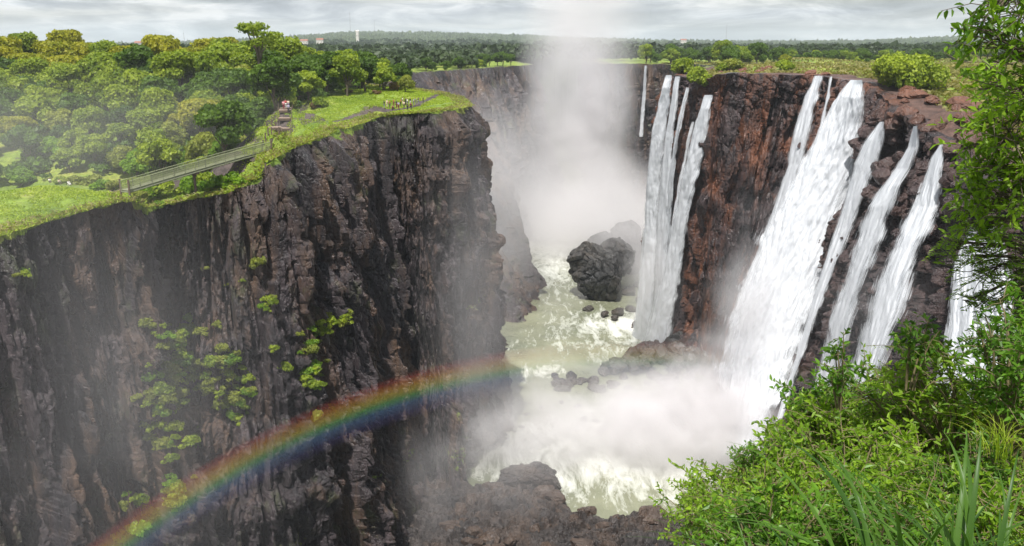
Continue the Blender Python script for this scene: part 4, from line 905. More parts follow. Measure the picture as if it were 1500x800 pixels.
for s_ in (-1.3, 1.3):
    mb = MB()
    pl_ = []
    for i in range(8):
        P = s0_ + d * i / 7 + sv * s_; z = float(hL(P[0], P[1])); mb.tube([np.array([P[0], P[1], z - .2]) - base, np.array([P[0], P[1], z + 1.0]) - base], .06, 5); pl_.append(np.array([P[0], P[1], z + .95]) - base)
    mb.tube(pl_, .04, 5); obj('handrail', mb.mesh('handrail', M['wood']), st)
for i, (px, py) in enumerate([(390, 216), (394, 213), (399, 212), (400, 207), (405, 206), (410, 210), (414, 206), (387, 219)]):
    q = PZ(px, py, 83.8 + .12 * i); z = float(hL(q[0], q[1])); mb = MB(); mb.tube([(0, 0, -.3), (0, 0, .8), (.02, .01, 1.35)], [.13, .12, .10], 6)
    obj('fence_post', mb.mesh('fence_post', M['wood']), label='stubby dark wooden post between the bridge end and the steps', cat='post', group='posts at the head of the bridge', loc=(q[0], q[1], z))

# ------------------------------------------------------------------ people (each body one continuous skin)
SK = plain('skin', (0.28, 0.16, 0.10), 0.6); HR = plain('hair', (0.02, 0.015, 0.012), 0.7)
def cloth(nm, c): return plain(nm, c, 0.85, 0.15)
CL = {'white': cloth('white_cloth', (.78, .76, .72)), 'black': cloth('black_cloth', (.02, .02, .025)), 'red': cloth('red_cloth', (.45, .04, .05)), 'pink': cloth('pink_cloth', (.75, .35, .38)), 'grey': cloth('grey_cloth', (.25, .25, .27)),
      'orange': cloth('orange_cloth', (.45, .16, .06)), 'maroon': cloth('maroon_cloth', (.20, .03, .05)), 'blue': cloth('blue_cloth', (.10, .14, .30)), 'cream': cloth('cream_cloth', (.65, .52, .38)), 'olive': cloth('olive_cloth', (.12, .13, .07)), 'lilac': cloth('lilac_cloth', (.40, .36, .48))}
def skin(name, verts, radii, edges, mat, sub=1):
    me = bpy.data.meshes.new(name); me.from_pydata(verts, edges, []); o = bpy.data.objects.new(name, me); C.objects.link(o)
    md = o.modifiers.new('s', 'SKIN'); md.use_smooth_shade = True
    for i, r_ in enumerate(radii): me.skin_vertices[0].data[i].radius = (r_, r_) if isinstance(r_, (int, float)) else r_
    me.skin_vertices[0].data[0].use_root = True
    if sub: o.modifiers.new('d', 'SUBSURF').levels = sub
    dg = bpy.context.evaluated_depsgraph_get(); m2 = bpy.data.meshes.new_from_object(o.evaluated_get(dg)); m2.name = name
    bpy.data.objects.remove(o); m2.materials.clear(); m2.materials.append(mat)
    for p_ in m2.polygons: p_.material_index = 0
    return m2
def pose(kind_):
    J = dict(pel=(0, 0, .95), sp=(0, 0, 1.15), ch=(0, 0, 1.36), nk=(0, 0, 1.49), hd=(0, .02, 1.62), tp=(0, .01, 1.71))
    for s_, c_ in ((-1, 'l'), (1, 'r')):
        J['hp' + c_] = (.09 * s_, 0, .90); J['kn' + c_] = (.10 * s_, .02, .50); J['an' + c_] = (.11 * s_, -.01, .09); J['to' + c_] = (.12 * s_, .15, .03)
        J['sh' + c_] = (.18 * s_, 0, 1.41); J['el' + c_] = (.24 * s_, .0, 1.13); J['wr' + c_] = (.25 * s_, .08, .89); J['ha' + c_] = (.25 * s_, .11, .81)
    if kind_ == 'walk': J['knl'] = (-.1, .16, .52); J['anl'] = (-.1, .22, .12); J['tol'] = (-.1, .37, .10); J['knr'] = (.1, -.03, .50); J['anr'] = (.1, -.26, .14); J['tor'] = (.1, -.14, .05); J['wrl'] = (-.25, -.12, .92); J['hal'] = (-.25, -.14, .84); J['wrr'] = (.25, .2, .97); J['har'] = (.25, .27, .92)
    if kind_ == 'point': J['elr'] = (.32, .22, 1.32); J['wrr'] = (.30, .42, 1.46); J['har'] = (.29, .50, 1.50)
    if kind_ == 'camera': 
        for s_, c_ in ((-1, 'l'), (1, 'r')): J['el' + c_] = (.25 * s_, .14, 1.22); J['wr' + c_] = (.11 * s_, .26, 1.50); J['ha' + c_] = (.06 * s_, .29, 1.56)
    if kind_ == 'sit':
        for k_ in ('pel', 'sp', 'ch', 'nk', 'hd', 'tp', 'hpl', 'hpr', 'shl', 'shr', 'ell', 'elr'): x, y, z = J[k_]; J[k_] = (x, y, z - .78)
        for s_, c_ in ((-1, 'l'), (1, 'r')): J['kn' + c_] = (.14 * s_, .36, .42); J['an' + c_] = (.13 * s_, .58, .08); J['to' + c_] = (.14 * s_, .72, .05); J['el' + c_] = (.24 * s_, .12, .38); J['wr' + c_] = (.14 * s_, .33, .42); J['ha' + c_] = (.10 * s_, .40, .42)
    return J
RD = dict(pel=(.15, .11), sp=(.135, .10), ch=(.155, .105), nk=.055, hd=.095, tp=.075, hp=.095, kn=.060, an=.042, to=.038, sh=.065, el=.043, wr=.030, ha=.036)
def sub_skel(J, names, edges, k=1.0, add=0.0):
    def rad(n_): r_ = RD.get(n_, RD.get(n_[:-1])); return tuple(q * k + add for q in r_) if isinstance(r_, tuple) else r_ * k + add
    return [J[n_] for n_ in names], [rad(n_) for n_ in names], [(names.index(a), names.index(b)) for a, b in edges]
PROT = {}
for kd in ('stand', 'walk', 'point', 'camera', 'sit'):
    J = pose(kd)
    nb = ['pel', 'sp', 'ch', 'nk', 'hd', 'tp'] + [a + c_ for c_ in 'lr' for a in ('hp', 'kn', 'an', 'to', 'sh', 'el', 'wr', 'ha')]
    eb = [('pel', 'sp'), ('sp', 'ch'), ('ch', 'nk'), ('nk', 'hd'), ('hd', 'tp')] + [e for c_ in 'lr' for e in (('pel', 'hp' + c_), ('hp' + c_, 'kn' + c_), ('kn' + c_, 'an' + c_), ('an' + c_, 'to' + c_), ('ch', 'sh' + c_), ('sh' + c_, 'el' + c_), ('el' + c_, 'wr' + c_), ('wr' + c_, 'ha' + c_))]
    ns = ['pel', 'sp', 'ch', 'shl', 'shr', 'ell', 'elr']; es = [('pel', 'sp'), ('sp', 'ch'), ('ch', 'shl'), ('ch', 'shr'), ('shl', 'ell'), ('shr', 'elr')]
    nl_ = ['pel', 'hpl', 'hpr', 'knl', 'knr', 'anl', 'anr']; el_ = [('pel', 'hpl'), ('pel', 'hpr'), ('hpl', 'knl'), ('hpr', 'knr'), ('knl', 'anl'), ('knr', 'anr')]
    hv = [(J['hd'][0], J['hd'][1] - .03, J['hd'][2] + .01), (J['tp'][0], J['tp'][1] - .01, J['tp'][2] + .01)]
    PROT[kd] = (skin('body', *[q for q in (lambda a: (a[0], a[1], a[2]))(sub_skel(J, nb, eb))], SK), skin('shirt', *sub_skel(J, ns, es, 1.06, .018), CL['white']),
                skin('trousers', *sub_skel(J, nl_, el_, 1.06, .018), CL['blue']), skin('hair', hv, [.098, .085], [(0, 1)], HR))
def person(loc, kd, shirt, trous, rz, label, group=None, s_=1.0):
    e = obj('person', None, label=label, cat='person', group=group, loc=loc); e.rotation_euler = (0, 0, rz); e.scale = (s_, s_, s_)
    for nm, me, mt in zip(('body', 'shirt', 'trousers', 'hair'), PROT[kd], (None, CL[shirt], CL[trous], None)):
        o_ = obj(nm, me, e)
        if mt: o_.material_slots[0].link = 'OBJECT'; o_.material_slots[0].material = mt
    return e
crowd = [(563, 160, 'point', 'black', 'grey', 'pointing over the gorge, leftmost of the group'), (567, 158, 'stand', 'cream', 'cream', 'in cream at the left end of the group'), (571, 159, 'stand', 'orange', 'olive', 'in orange near the left end of the group'),
         (575, 161, 'sit', 'maroon', 'black', 'sitting in maroon at the front of the group'), (577, 157, 'stand', 'orange', 'maroon', 'in orange and maroon behind a seated one'), (581, 159, 'stand', 'black', 'maroon', 'in black top and maroon trousers, left half of the group'),
         (584, 161, 'stand', 'lilac', 'maroon', 'in a lilac top at the front of the group'), (587, 157, 'camera', 'orange', 'black', 'in orange holding up a camera'), (590, 154, 'stand', 'white', 'cream', 'all in white in the middle of the group'), (592, 160, 'stand', 'cream', 'olive', 'in a cream top and olive trousers near the rim'),
         (594, 155, 'camera', 'black', 'black', 'in black taking a picture'), (597, 156, 'stand', 'white', 'blue', 'in white top and blue trousers'), (597, 162, 'stand', 'olive', 'black', 'in olive standing closest to the rim'), (601, 155, 'stand', 'black', 'white', 'in black top and white trousers'), (602, 162, 'walk', 'maroon', 'black', 'walking along the rim in maroon'),
         (606, 156, 'stand', 'lilac', 'grey', 'in lilac top and grey trousers'), (609, 155, 'stand', 'grey', 'grey', 'all in grey at the right half of the group'), (613, 154, 'point', 'olive', 'grey', 'in olive pointing across the gorge'), (620, 153, 'stand', 'black', 'olive', 'in black standing a little apart on the right')]
for i, (px, py, kd, a, b, t_) in enumerate(crowd):
    h, _ = cast(B_ll, px, py); h = h if h is not None else PZ(px, py, 86)
    person((h[0], h[1], float(hL(h[0], h[1])) + .12), kd, a, b, -1.2 + .9 * math.sin(i * 2.3), 'person ' + t_ + ' on the cliff top', 'visitors gathered at the cliff edge')
for px, py, kd, a, b, t_ in [(648, 133, 'stand', 'white', 'grey', 'person in white, leftmost of the three far out on the headland'), (652, 132, 'stand', 'grey', 'black', 'person in grey, middle of the three far out on the headland'), (658, 133, 'stand', 'black', 'black', 'person in black nearest the misty headland point')]:
    h, _ = cast(B_ll, px, py)
    if h is not None and h[1] < 300: person((h[0], h[1], float(hL(h[0], h[1])) + .12), kd, a, b, .4, t_, 'visitors far out on the headland')
for px, py, kd, a, b, t_ in [(416, 164, 'walk', 'pink', 'maroon', 'person in pink top coming down the steps'), (419, 162, 'stand', 'red', 'white', 'person in red top at the head of the steps'), (423, 162, 'stand', 'cream', 'blue', 'person in cream top at the right of the steps'), (423, 168, 'walk', 'lilac', 'black', 'person in lilac top and black trousers lowest on the steps')]:
    h, _ = cast(B_ll, px, py); person((h[0], h[1], float(hL(h[0], h[1])) + .3), kd, a, b, 3.3, t_, 'visitors on the steps')
for px, py, kd, a, b, t_ in [(73, 268, 'sit', 'white', 'olive', 'person in white sitting at the back of the grassy platform, leftmost'), (87, 270, 'sit', 'cream', 'olive', 'person in cream sitting between two others on the platform'), (101, 272, 'sit', 'white', 'white', 'person all in white sitting before the platform shrubs')]:
    h, _ = cast(B_ll, px, py); person((h[0], h[1], float(hL(h[0], h[1])) + .1), kd, a, b, -2.2, t_, 'visitors on the grassy platform')

# ------------------------------------------------------------------ things on the horizon
def ground_far(px, r_):
    a = math.atan((px - 750) / 1290); x, y = r_ * math.sin(a), r_ * math.cos(a); return x, y, float(hfar(x, y))
STEEL = plain('mast_steel', (.35, .35, .36), .5)
for px, r_, H, t_ in [(515, 4300, 95, 'tall thin radio mast on the ridge, left of the shorter one'), (550, 4300, 62, 'shorter radio mast on the ridge'), (272, 3600, 42, 'lattice pylon on the horizon above the yellow trees'), (1062, 4100, 80, 'thin mast above the trees beyond the first waterfall')]:
    x, y, z = ground_far(px, r_); e = obj('radio_mast', None, label=t_, cat='mast', loc=(x, y, z)); mb = MB()
    for k_ in range(3): a = k_ * 2.094; mb.tube([(1.6 * math.cos(a), 1.6 * math.sin(a), 0), (.5 * math.cos(a), .5 * math.sin(a), H)], .28, 4)
    for k_ in range(14):
        z_ = H * k_ / 14; w_ = 1.6 - 1.1 * k_ / 14; P = [(w_ * math.cos(a), w_ * math.sin(a), z_) for a in (0, 2.094, 4.188, 0)]; mb.tube(P, .18, 3)
    obj('lattice', mb.mesh('lattice', STEEL), e)
    mb = MB(); mb.tube([(0, 0, H), (0, 0, H + 6)], .2, 4); obj('aerial', mb.mesh('aerial', STEEL), e)
WALLW = plain('white_wall', (.62, .58, .52), .8); ROOFR = plain('red_roof', (.30, .13, .09), .8); GL = plain('dark_window', (.03, .03, .035), .2)
for px, r_, wd, ht, t_ in [(205, 1900, 13, 9, 'small pale house above the yellow trees at the left'), (240, 2050, 26, 7, 'long red-roofed house among the trees behind the wood'), (447, 2000, 16, 9, 'pale red-roofed house right of the tall tree'), (470, 1950, 14, 11, 'pale house with a high gable on the wooded slope'), (525, 2300, 7, 24, 'slim white tower on the wooded slope'),
                          (45, 2000, 34, 7, 'long low white building at the far left'), (1000, 2600, 16, 8, 'small pale house in the woods beyond the far rock wall')]:
    x, y, z = ground_far(px, r_); z += 6; e = obj('house', None, label=t_, cat='house', loc=(x, y, z)); mb = MB(); mb.box((0, 0, ht / 2 - 3), (wd, 9, ht + 6)); obj('wall', mb.mesh('wall', WALLW), e)
    rz_ = ht; V = [(-wd / 2 - .6, -5.2, rz_), (wd / 2 + .6, -5.2, rz_), (wd / 2 + .6, 5.2, rz_), (-wd / 2 - .6, 5.2, rz_), (-wd / 2 - .6, 0, rz_ + 3.4), (wd / 2 + .6, 0, rz_ + 3.4)]
    me = bpy.data.meshes.new('roof'); me.from_pydata(V, [], [(0, 1, 5, 4), (2, 3, 4, 5), (0, 4, 3), (1, 2, 5), (0, 3, 2, 1)]); me.materials.append(ROOFR if wd != 34 and wd != 7 else WALLW); obj('roof', me, e)
    for k_ in range(max(2, int(wd / 5))): mb = MB(); mb.box((-wd / 2 + (k_ + .5) * wd / max(2, int(wd / 5)), -4.52, ht * .55), (1.6, .12, 1.8)); obj('window', mb.mesh('window', GL), e)
# ------------------------------------------------------------------ near vegetation round the viewpoint
NEAR = bvh([(vLR, fLR), (vR3, fR3)])
def leaf_cloud(P, D, L, rs, wid=.42):
    """folded pointed leaves: P base points, D directions, L lengths"""
    n = len(P); D = D / np.linalg.norm(D, axis=1)[:, None]; up = np.array([0, 0, 1.0]) + .5 * rs.normal(size=(n, 3)); S = np.cross(D, up); S /= np.linalg.norm(S, axis=1)[:, None] + 1e-9; U = np.cross(S, D)
    L = L[:, None]; W = L * wid * .5; droop = -U * L * .12
    v = np.stack([P, P + D * L * .35 + S * W + U * W * .45, P + D * L * .7 + S * W * .72 + U * W * .3 + droop * .5, P + D * L + droop,
                  P + D * L * .7 - S * W * .72 + U * W * .3 + droop * .5, P + D * L * .35 - S * W + U * W * .45], 1)
    f = np.arange(n)[:, None] * 6; q = np.concatenate([f + np.array([[0, 1, 2, 3]]), f + np.array([[0, 3, 4, 5]])]); return v.reshape(-1, 3), q
def spray_mesh(seed, Rw, H, stems, twigs, leaves, L, mat, wid=.42, feather=False, up=1.0, stemr=.012):
    rs = np.random.default_rng(seed); mb = MB(); P = []; D = []; T = []; LL = []
    for i in range(stems):
        a = rs.uniform(0, 6.283); rr_ = Rw * math.sqrt(rs.random()); tipp = np.array([rr_ * math.cos(a), rr_ * math.sin(a), H * rs.uniform(.55, 1.0) * (1.1 - .45 * rr_ / Rw)])
        b0 = np.array([tipp[0] * .25, tipp[1] * .25, -.1]); mid = (b0 + tipp) / 2 + np.array([0, 0, .22 * H]) + rs.normal(size=3) * .08 * Rw
        t = np.linspace(0, 1, 7)[:, None]; curve = (1 - t) ** 2 * b0 + 2 * t * (1 - t) * mid + t * t * tipp
        mb.tube(curve, np.linspace(stemr * 1.5, stemr * .4, 7), 4)
        for j in range(twigs):
            s_ = rs.uniform(.3, 1.0); base = (1 - s_) ** 2 * b0 + 2 * s_ * (1 - s_) * mid + s_ * s_ * tipp
            d = rs.normal(size=3) * np.array([1, 1, .6]) + np.array([0, 0, .35 * up]) + np.array([tipp[0], tipp[1], 0]) * .5 / Rw; d /= np.linalg.norm(d); tl_ = rs.uniform(.12, .34) * (H + Rw) * .5
            end = base + d * tl_ + np.array([0, 0, -.1 * tl_]); mb.tube([base, (base + end) / 2 + np.array([0, 0, .03]), end], [stemr * .5, stemr * .35, stemr * .2], 3)
            tt = rs.random() * .8
            for k in range(leaves):
                u = (k + .5) / leaves; q = base + (end - base) * u
                if feather: sd_ = np.cross(d, [0, 0, 1]); sd_ /= np.linalg.norm(sd_) + 1e-9; dd = d * .35 + sd_ * (1 if k % 2 else -1) + rs.normal(size=3) * .12
                else: dd = d * .6 + rs.normal(size=3) * .75 + np.array([0, 0, .1])
                P.append(q); D.append(dd); LL.append(L * rs.uniform(.6, 1.25)); T.append(np.clip(tt + rs.random() * .35, 0, 1))
    v, q = leaf_cloud(np.array(P), np.array(D), np.array(LL), rs, wid)
    return mesh_np('leaves', v, q, mat, False, {'tint': np.repeat(T, 6)}), mb.mesh('stems', M['stem'], True)
SP = [spray_mesh(1, .95, 1.25, 26, 10, 9, .085, M['lf_bright']), spray_mesh(2, .9, 1.4, 24, 10, 9, .10, M['lf_near'], .45), spray_mesh(3, 1.0, 1.0, 26, 10, 10, .07, M['lf_bright'], .5),
      spray_mesh(4, .8, 1.5, 20, 10, 12, .085, M['lf_near'], .34), spray_mesh(5, .9, 1.2, 22, 12, 18, .045, M['lf_bright'], .3, True), spray_mesh(6, .7, .9, 20, 9, 9, .065, M['lf_pale'], .4), spray_mesh(7, .6, .7, 16, 8, 8, .06, M['lf_dry'], .4)]
def near_bush(i, loc, s_, rz, label, group=None, tilt=(0, 0)):
    e = obj('shrub', None, label=label, cat='shrub', group=group, loc=loc); e.scale = (s_, s_, s_); e.rotation_euler = (tilt[0], tilt[1], rz)
    obj('leaves', SP[i][0], e); obj('stems', SP[i][1], e); return e
rs = np.random.default_rng(77); nb_ = []
silh = lambda px: float(np.interp(px, [950, 1000, 1050, 1100, 1150, 1200, 1260, 1320, 1400, 1500], [815, 705, 675, 640, 600, 560, 535, 500, 470, 420]))
tries = 0
while len(nb_) < 105 and tries < 6000:
    tries += 1
    Y = rs.uniform(3.6, 26); X = rs.uniform(1.2, 20)
    z = float(hR(X, Y)); px, py, dep = project(np.array([X, Y, z]))
    if not inside(np.array([X]), np.array([Y]), polyR)[0]: continue
    if px > 1640 or px < 1045 or (Y < 5.2 and px > 1100): continue
    s_ = rs.uniform(.75, 1.2) * (.8 if Y < 7 else 1.0) * (1.25 if Y > 14 else 1)
    top = project(np.array([X, Y, z + 1.15 * s_]))[1]
    if top < silh(px) - 6: 
        s_ *= .7; top = project(np.array([X, Y, z + 1.15 * s_]))[1]
        if top < silh(px) - 6: continue
    if any((X - a) ** 2 + (Y - b) ** 2 < (.62 * (s_ + c)) ** 2 * (.5 if Y < 12 else .8) for a, b, c in nb_): continue
    nb_.append((X, Y, s_)); i = int(rs.choice(7, p=[.26, .2, .2, .14, .08, .08, .04]))
    nm = ['bright green leafy', 'deep green leafy', 'small-leaved bright green', 'narrow-leaved dark green', 'feathery-leaved', 'pale olive', 'dry brown-leaved'][i]
    wh = ('outer edge' if px < 1180 else 'middle' if px < 1340 else 'right side') + ' of the slope, ' + ('at the bottom edge' if py > 880 else 'halfway up' if py > 760 else 'at the top')
    near_bush(i, (X, Y, z - .1), s_, rs.random() * 6.28, nm + ' shrub on the ' + wh, 'shrubs on the slope below the viewpoint')
# bushes placed where their crowns make the outline against the falls
for px, py, Y, s_, i, t_ in [(1050, 735, 10.5, .85, 2, 'small-leaved shrub at the outer tip of the slope above the rock bar'), (1085, 715, 11.5, 1.0, 0, 'light green shrub overlapping the foot of the largest waterfall'), (1120, 690, 12.5, 1.15, 5, 'olive shrub rising in front of the largest waterfall'),
                              (1180, 650, 13, 1.25, 2, 'round bright shrub in front of the dark rib of rock'), (1245, 600, 12.5, 1.2, 1, 'deep green shrub in front of the stepped waterfall'), (1310, 585, 12, 1.4, 0, 'tall bright shrub in front of the veil waterfall'), (1370, 560, 11, 1.35, 4, 'feathery shrub under the leafy tree'),
                              (1440, 560, 10, 1.3, 0, 'bright shrub beneath the drooping branches at the edge'), (1490, 540, 9, 1.3, 3, 'narrow-leaved shrub beneath the drooping branches at the edge'), (1010, 800, 9.8, .42, 6, 'brown-leaved shrub at the lower tip of the slope')]:
    q = PY(px, py, Y); near_bush(i, (q[0], q[1], q[2] - .75 * s_), s_, px * .37, t_)
# a leafy sapling standing up against the spray
def vine(px, py, Y, label, seed, H=2.2, L=.10):
    q = PY(px, py, Y); e = obj('sapling', None, label=label, cat='plant', loc=(q[0], q[1], q[2])); l_, s_ = spray_mesh(seed, .35, H, 5, 9, 6, L, M['lf_near'], .45, up=.4); obj('leaves', l_, e); obj('stems', s_, e)
vine(1235, 590, 11, 'thin dark-leaved sapling standing up before the stepped waterfall', 91, 1.1); vine(1330, 560, 10, 'thin-stemmed sapling reaching up before the veil waterfall', 92, 1.15); vine(1180, 625, 12, 'slender sapling at the edge of the largest waterfall', 93, .9)
# the tree leaning in at the right edge
def leaning_tree(label, trunk_pts, trunk_r, targets, Lf, mat, seed, nt, nl, wid=.36, feather=False, spread=.45):
    rs = np.random.default_rng(seed); e = obj('leaning_tree', None, label=label, cat='tree', loc=trunk_pts[0]); o0 = np.array(trunk_pts[0]); tp = np.array(trunk_pts) - o0
    mb = MB(); mb.tube(tp, trunk_r, 8); obj('trunk', mb.mesh('trunk', M['bark'], True), e)
    mb = MB(); P = []; D = []; LL = []; T = []
    for (px, py, Y, rad) in targets:
        c = PY(px, py, Y) - o0; k = int(np.argmin(np.linalg.norm(tp - c + np.array([0, 0, .5]), axis=1))); b0 = tp[k]; mid = (b0 + c) / 2 + np.array([0, 0, .3]) + rs.normal(size=3) * .12
        t = np.linspace(0, 1, 8)[:, None]; cu = (1 - t) ** 2 * b0 + 2 * t * (1 - t) * mid + t * t * c; mb.tube(cu, np.linspace(.035, .008, 8), 4)
        for j in range(int(nt * rad / .5)):
            d = rs.normal(size=3); d[2] *= .6; d /= np.linalg.norm(d); st_ = c + rs.normal(size=3) * rad * .45 * np.array([1, 1, .8]); ln = rs.uniform(.18, .42) * (rad / .5) ** .5; end = st_ + d * ln + np.array([0, 0, -.25 * ln])
            mb.tube([cu[rs.integers(4, 8)], (st_ + c) / 2, st_, end], [.007, .006, .005, .003], 3); tt = rs.random() * .7
            for k2 in range(nl):
                u = (k2 + .5) / nl; q = st_ + (end - st_) * u; sd_ = np.cross(d, [0, 0, 1]); sd_ /= np.linalg.norm(sd_) + 1e-9
                dd = (d * .35 + sd_ * (1 if k2 % 2 else -1) + rs.normal(size=3) * .12) if feather else (d * .5 + rs.normal(size=3) * .7)
                P.append(q); D.append(dd); LL.append(Lf * rs.uniform(.65, 1.2)); T.append(min(1, tt + rs.random() * .35))
    v, q = leaf_cloud(np.array(P), np.array(D), np.array(LL), rs, wid)
    obj('leaves', mesh_np('leaves', v, q, mat, False, {'tint': np.repeat(T, 6)}), e); obj('branches', mb.mesh('branches', M['bark'], True), e)
g1_ = float(hR(7.2, 9)); 
leaning_tree('dark-leaved tree leaning in over the top right corner', [(7.2, 9.0, g1_ - .2), (7.0, 9.0, g1_ + 2.5), (6.6, 9.1, g1_ + 4.6), (6.2, 9.2, g1_ + 6.4)], [.16, .13, .10, .06],
             [(1490, 20, 8.6, .5), (1465, 12, 8.5, .4), (1450, 45, 8.4, .34), (1478, 70, 8.5, .36), (1500, 60, 8.7, .5), (1440, 22, 8.4, .26), (1510, 120, 8.8, .5), (1488, 130, 8.6, .3), (1530, 10, 8.8, .6), (1530, 90, 8.8, .6)], .115, M['lf_bright'], 101, 17, 7, .4)
leaning_tree('bright leafy tree filling the right edge beside the falls', [(8.0, 10.5, float(hR(8, 10.5)) - .2), (7.8, 10.5, 96.2), (7.4, 10.6, 97.6), (7.1, 10.8, 99.3)], [.14, .11, .09, .05],
             [(1478, 190, 10, .55), (1462, 210, 10, .36), (1490, 240, 10, .6), (1452, 250, 10.2, .38), (1462, 285, 10, .5), (1500, 300, 9.8, .6), (1440, 298, 10.2, .32), (1432, 325, 10.3, .3), (1465, 165, 10, .3), (1500, 150, 10, .5), (1435, 100, 10.5, .18), (1455, 130, 10.4, .22), (1540, 220, 10, .8)], .12, M['lf_bright'], 102, 26, 8, .42)
leaning_tree('feathery-leaved tree drooping across the white water at the right', [(8.6, 11.5, float(hR(8.6, 11.5)) - .2), (8.2, 11.5, 95.2), (7.8, 11.5, 96.8)], [.11, .09, .05],
             [(1430, 345, 11, .42), (1470, 350, 11, .5), (1425, 375, 11, .3), (1490, 400, 11, .5), (1440, 400, 11, .36), (1400, 356, 11, .22), (1465, 440, 11, .34), (1500, 470, 11, .5), (1425, 440, 11, .24), (1530, 380, 11, .8), (1480, 490, 11, .4)], .06, M['lf_bright'], 103, 34, 18, .34, True)
# long grass blades close to the camera
def blade_clump(loc, n, L, wd, label, seed, lean=(0, 0), mat='blade'):
    rs = np.random.default_rng(seed); V = []; F = []; T = []; c = 0
    for i in range(n):
        a = rs.uniform(0, 6.283); ln = L * rs.uniform(.6, 1.1); out = rs.uniform(.15, .75); dirh = np.array([math.cos(a) * out + lean[0], math.sin(a) * out + lean[1], 0]); b0 = np.array([rs.normal() * .06, rs.normal() * .06, 0])
        t = np.linspace(0, 1, 12); cur = b0 + dirh * (ln * t ** 1.5)[:, None] + np.array([0, 0, 1.0]) * (ln * (t - (.25 + .5 * out) * t ** 2.4))[:, None]
        s_ = np.array([-dirh[1], dirh[0], 0]) / (np.linalg.norm(dirh) + 1e-9); ww = wd * np.sin(np.clip(t * .96 + .04, 0, 1) ** .6 * math.pi) ** .8 * rs.uniform(.7, 1.2)
        up_ = np.array([0, 0, 1.0]); V += [cur - s_ * ww[:, None] / 2 + up_ * ww[:, None] * .22, cur, cur + s_ * ww[:, None] / 2 + up_ * ww[:, None] * .22]
        for k in range(11): F += [(c + k, c + k + 1, c + 12 + k + 1, c + 12 + k), (c + 12 + k, c + 12 + k + 1, c + 24 + k + 1, c + 24 + k)]
        T += [rs.random()] * 36; c += 36
    return obj('grass_clump', mesh_np('grass_clump', np.vstack(V), np.array(F), M[mat], True, {'tint': T}), label=label, cat='grass', loc=loc)
for j, (px, py, Y, n, L, wd, t_, ln) in enumerate([(1330, 880, 3.6, 30, .80, .030, 'tall broad-bladed grass clump in the middle of the bottom edge', (-.05, 0)), (1210, 900, 4.0, 30, .62, .022, 'broad-bladed grass clump at the left of the taller ones', (-.25, 0)), (1425, 900, 3.3, 28, .75, .026, 'broad-bladed grass clump right of the tallest one', (.08, 0)),
                                                  (1130, 880, 4.6, 26, .50, .012, 'fine-bladed grass clump at the lower left of the slope', (-.2, 0)), (1490, 880, 3.6, 24, .6, .02, 'arching grass clump in the bottom right corner', (-.3, 0)), (1270, 880, 4.4, 22, .7, .02, 'slim grass clump between the two broad-bladed ones', (0, 0)), (1375, 860, 4.2, 24, .75, .024, 'dark broad-bladed grass clump just behind the tallest one', (-.1, 0)), (1460, 850, 4.6, 22, .7, .02, 'upright grass clump behind the bottom right corner', (.05, 0)), (1170, 850, 5.0, 26, .5, .014, 'leaning grass clump at the foot of the leafy shrubs', (-.3, 0))]):
    q = PY(px, py, Y); zz = float(hR(q[0], q[1])); blade_clump((q[0], q[1], zz), n, (L + (q[2] - zz) * .9 + .35) * 1.12, wd * 1.15, t_, 200 + j, ln)
for j, (px, py, Y, n, L, t_) in enumerate([(1470, 620, 6.5, 60, .6, 'fine light grass arching among the shrubs at the right edge'), (1200, 690, 9.5, 70, .6, 'thin straw-coloured grass among the shrubs in the middle of the slope'), (1120, 790, 8, 60, .5, 'thin grass at the lower left of the slope')]):
    q = PY(px, py, Y); blade_clump((q[0], q[1], q[2] - .3), n, L, .007, t_, 300 + j, (-.2, 0), 'tuft_dry' if j == 1 else 'tuft')
# low leafy cover so that no bare soil shows between the shrubs
def cover(n):
    r2 = np.random.default_rng(8); X = r2.uniform(0, 24, n); Y = r2.uniform(1.8, 30, n); k = inside(X, Y, polyR); X, Y = X[k], Y[k]; Z = hR(X, Y) + r2.uniform(0, .35, len(X)); n = len(X)
    v, q = leaf_cloud(np.stack([X, Y, Z], -1), r2.normal(size=(n, 3)) * np.array([1, 1, .7]) + np.array([0, 0, .3]), r2.uniform(.05, .13, n), r2, .45)
    obj('undergrowth', mesh_np('undergrowth', v, q, M['lf_near'], False, {'tint': np.repeat(r2.random(n), 6)}), kind='stuff', label='low leafy cover on the slope below the viewpoint')
cover(90000)

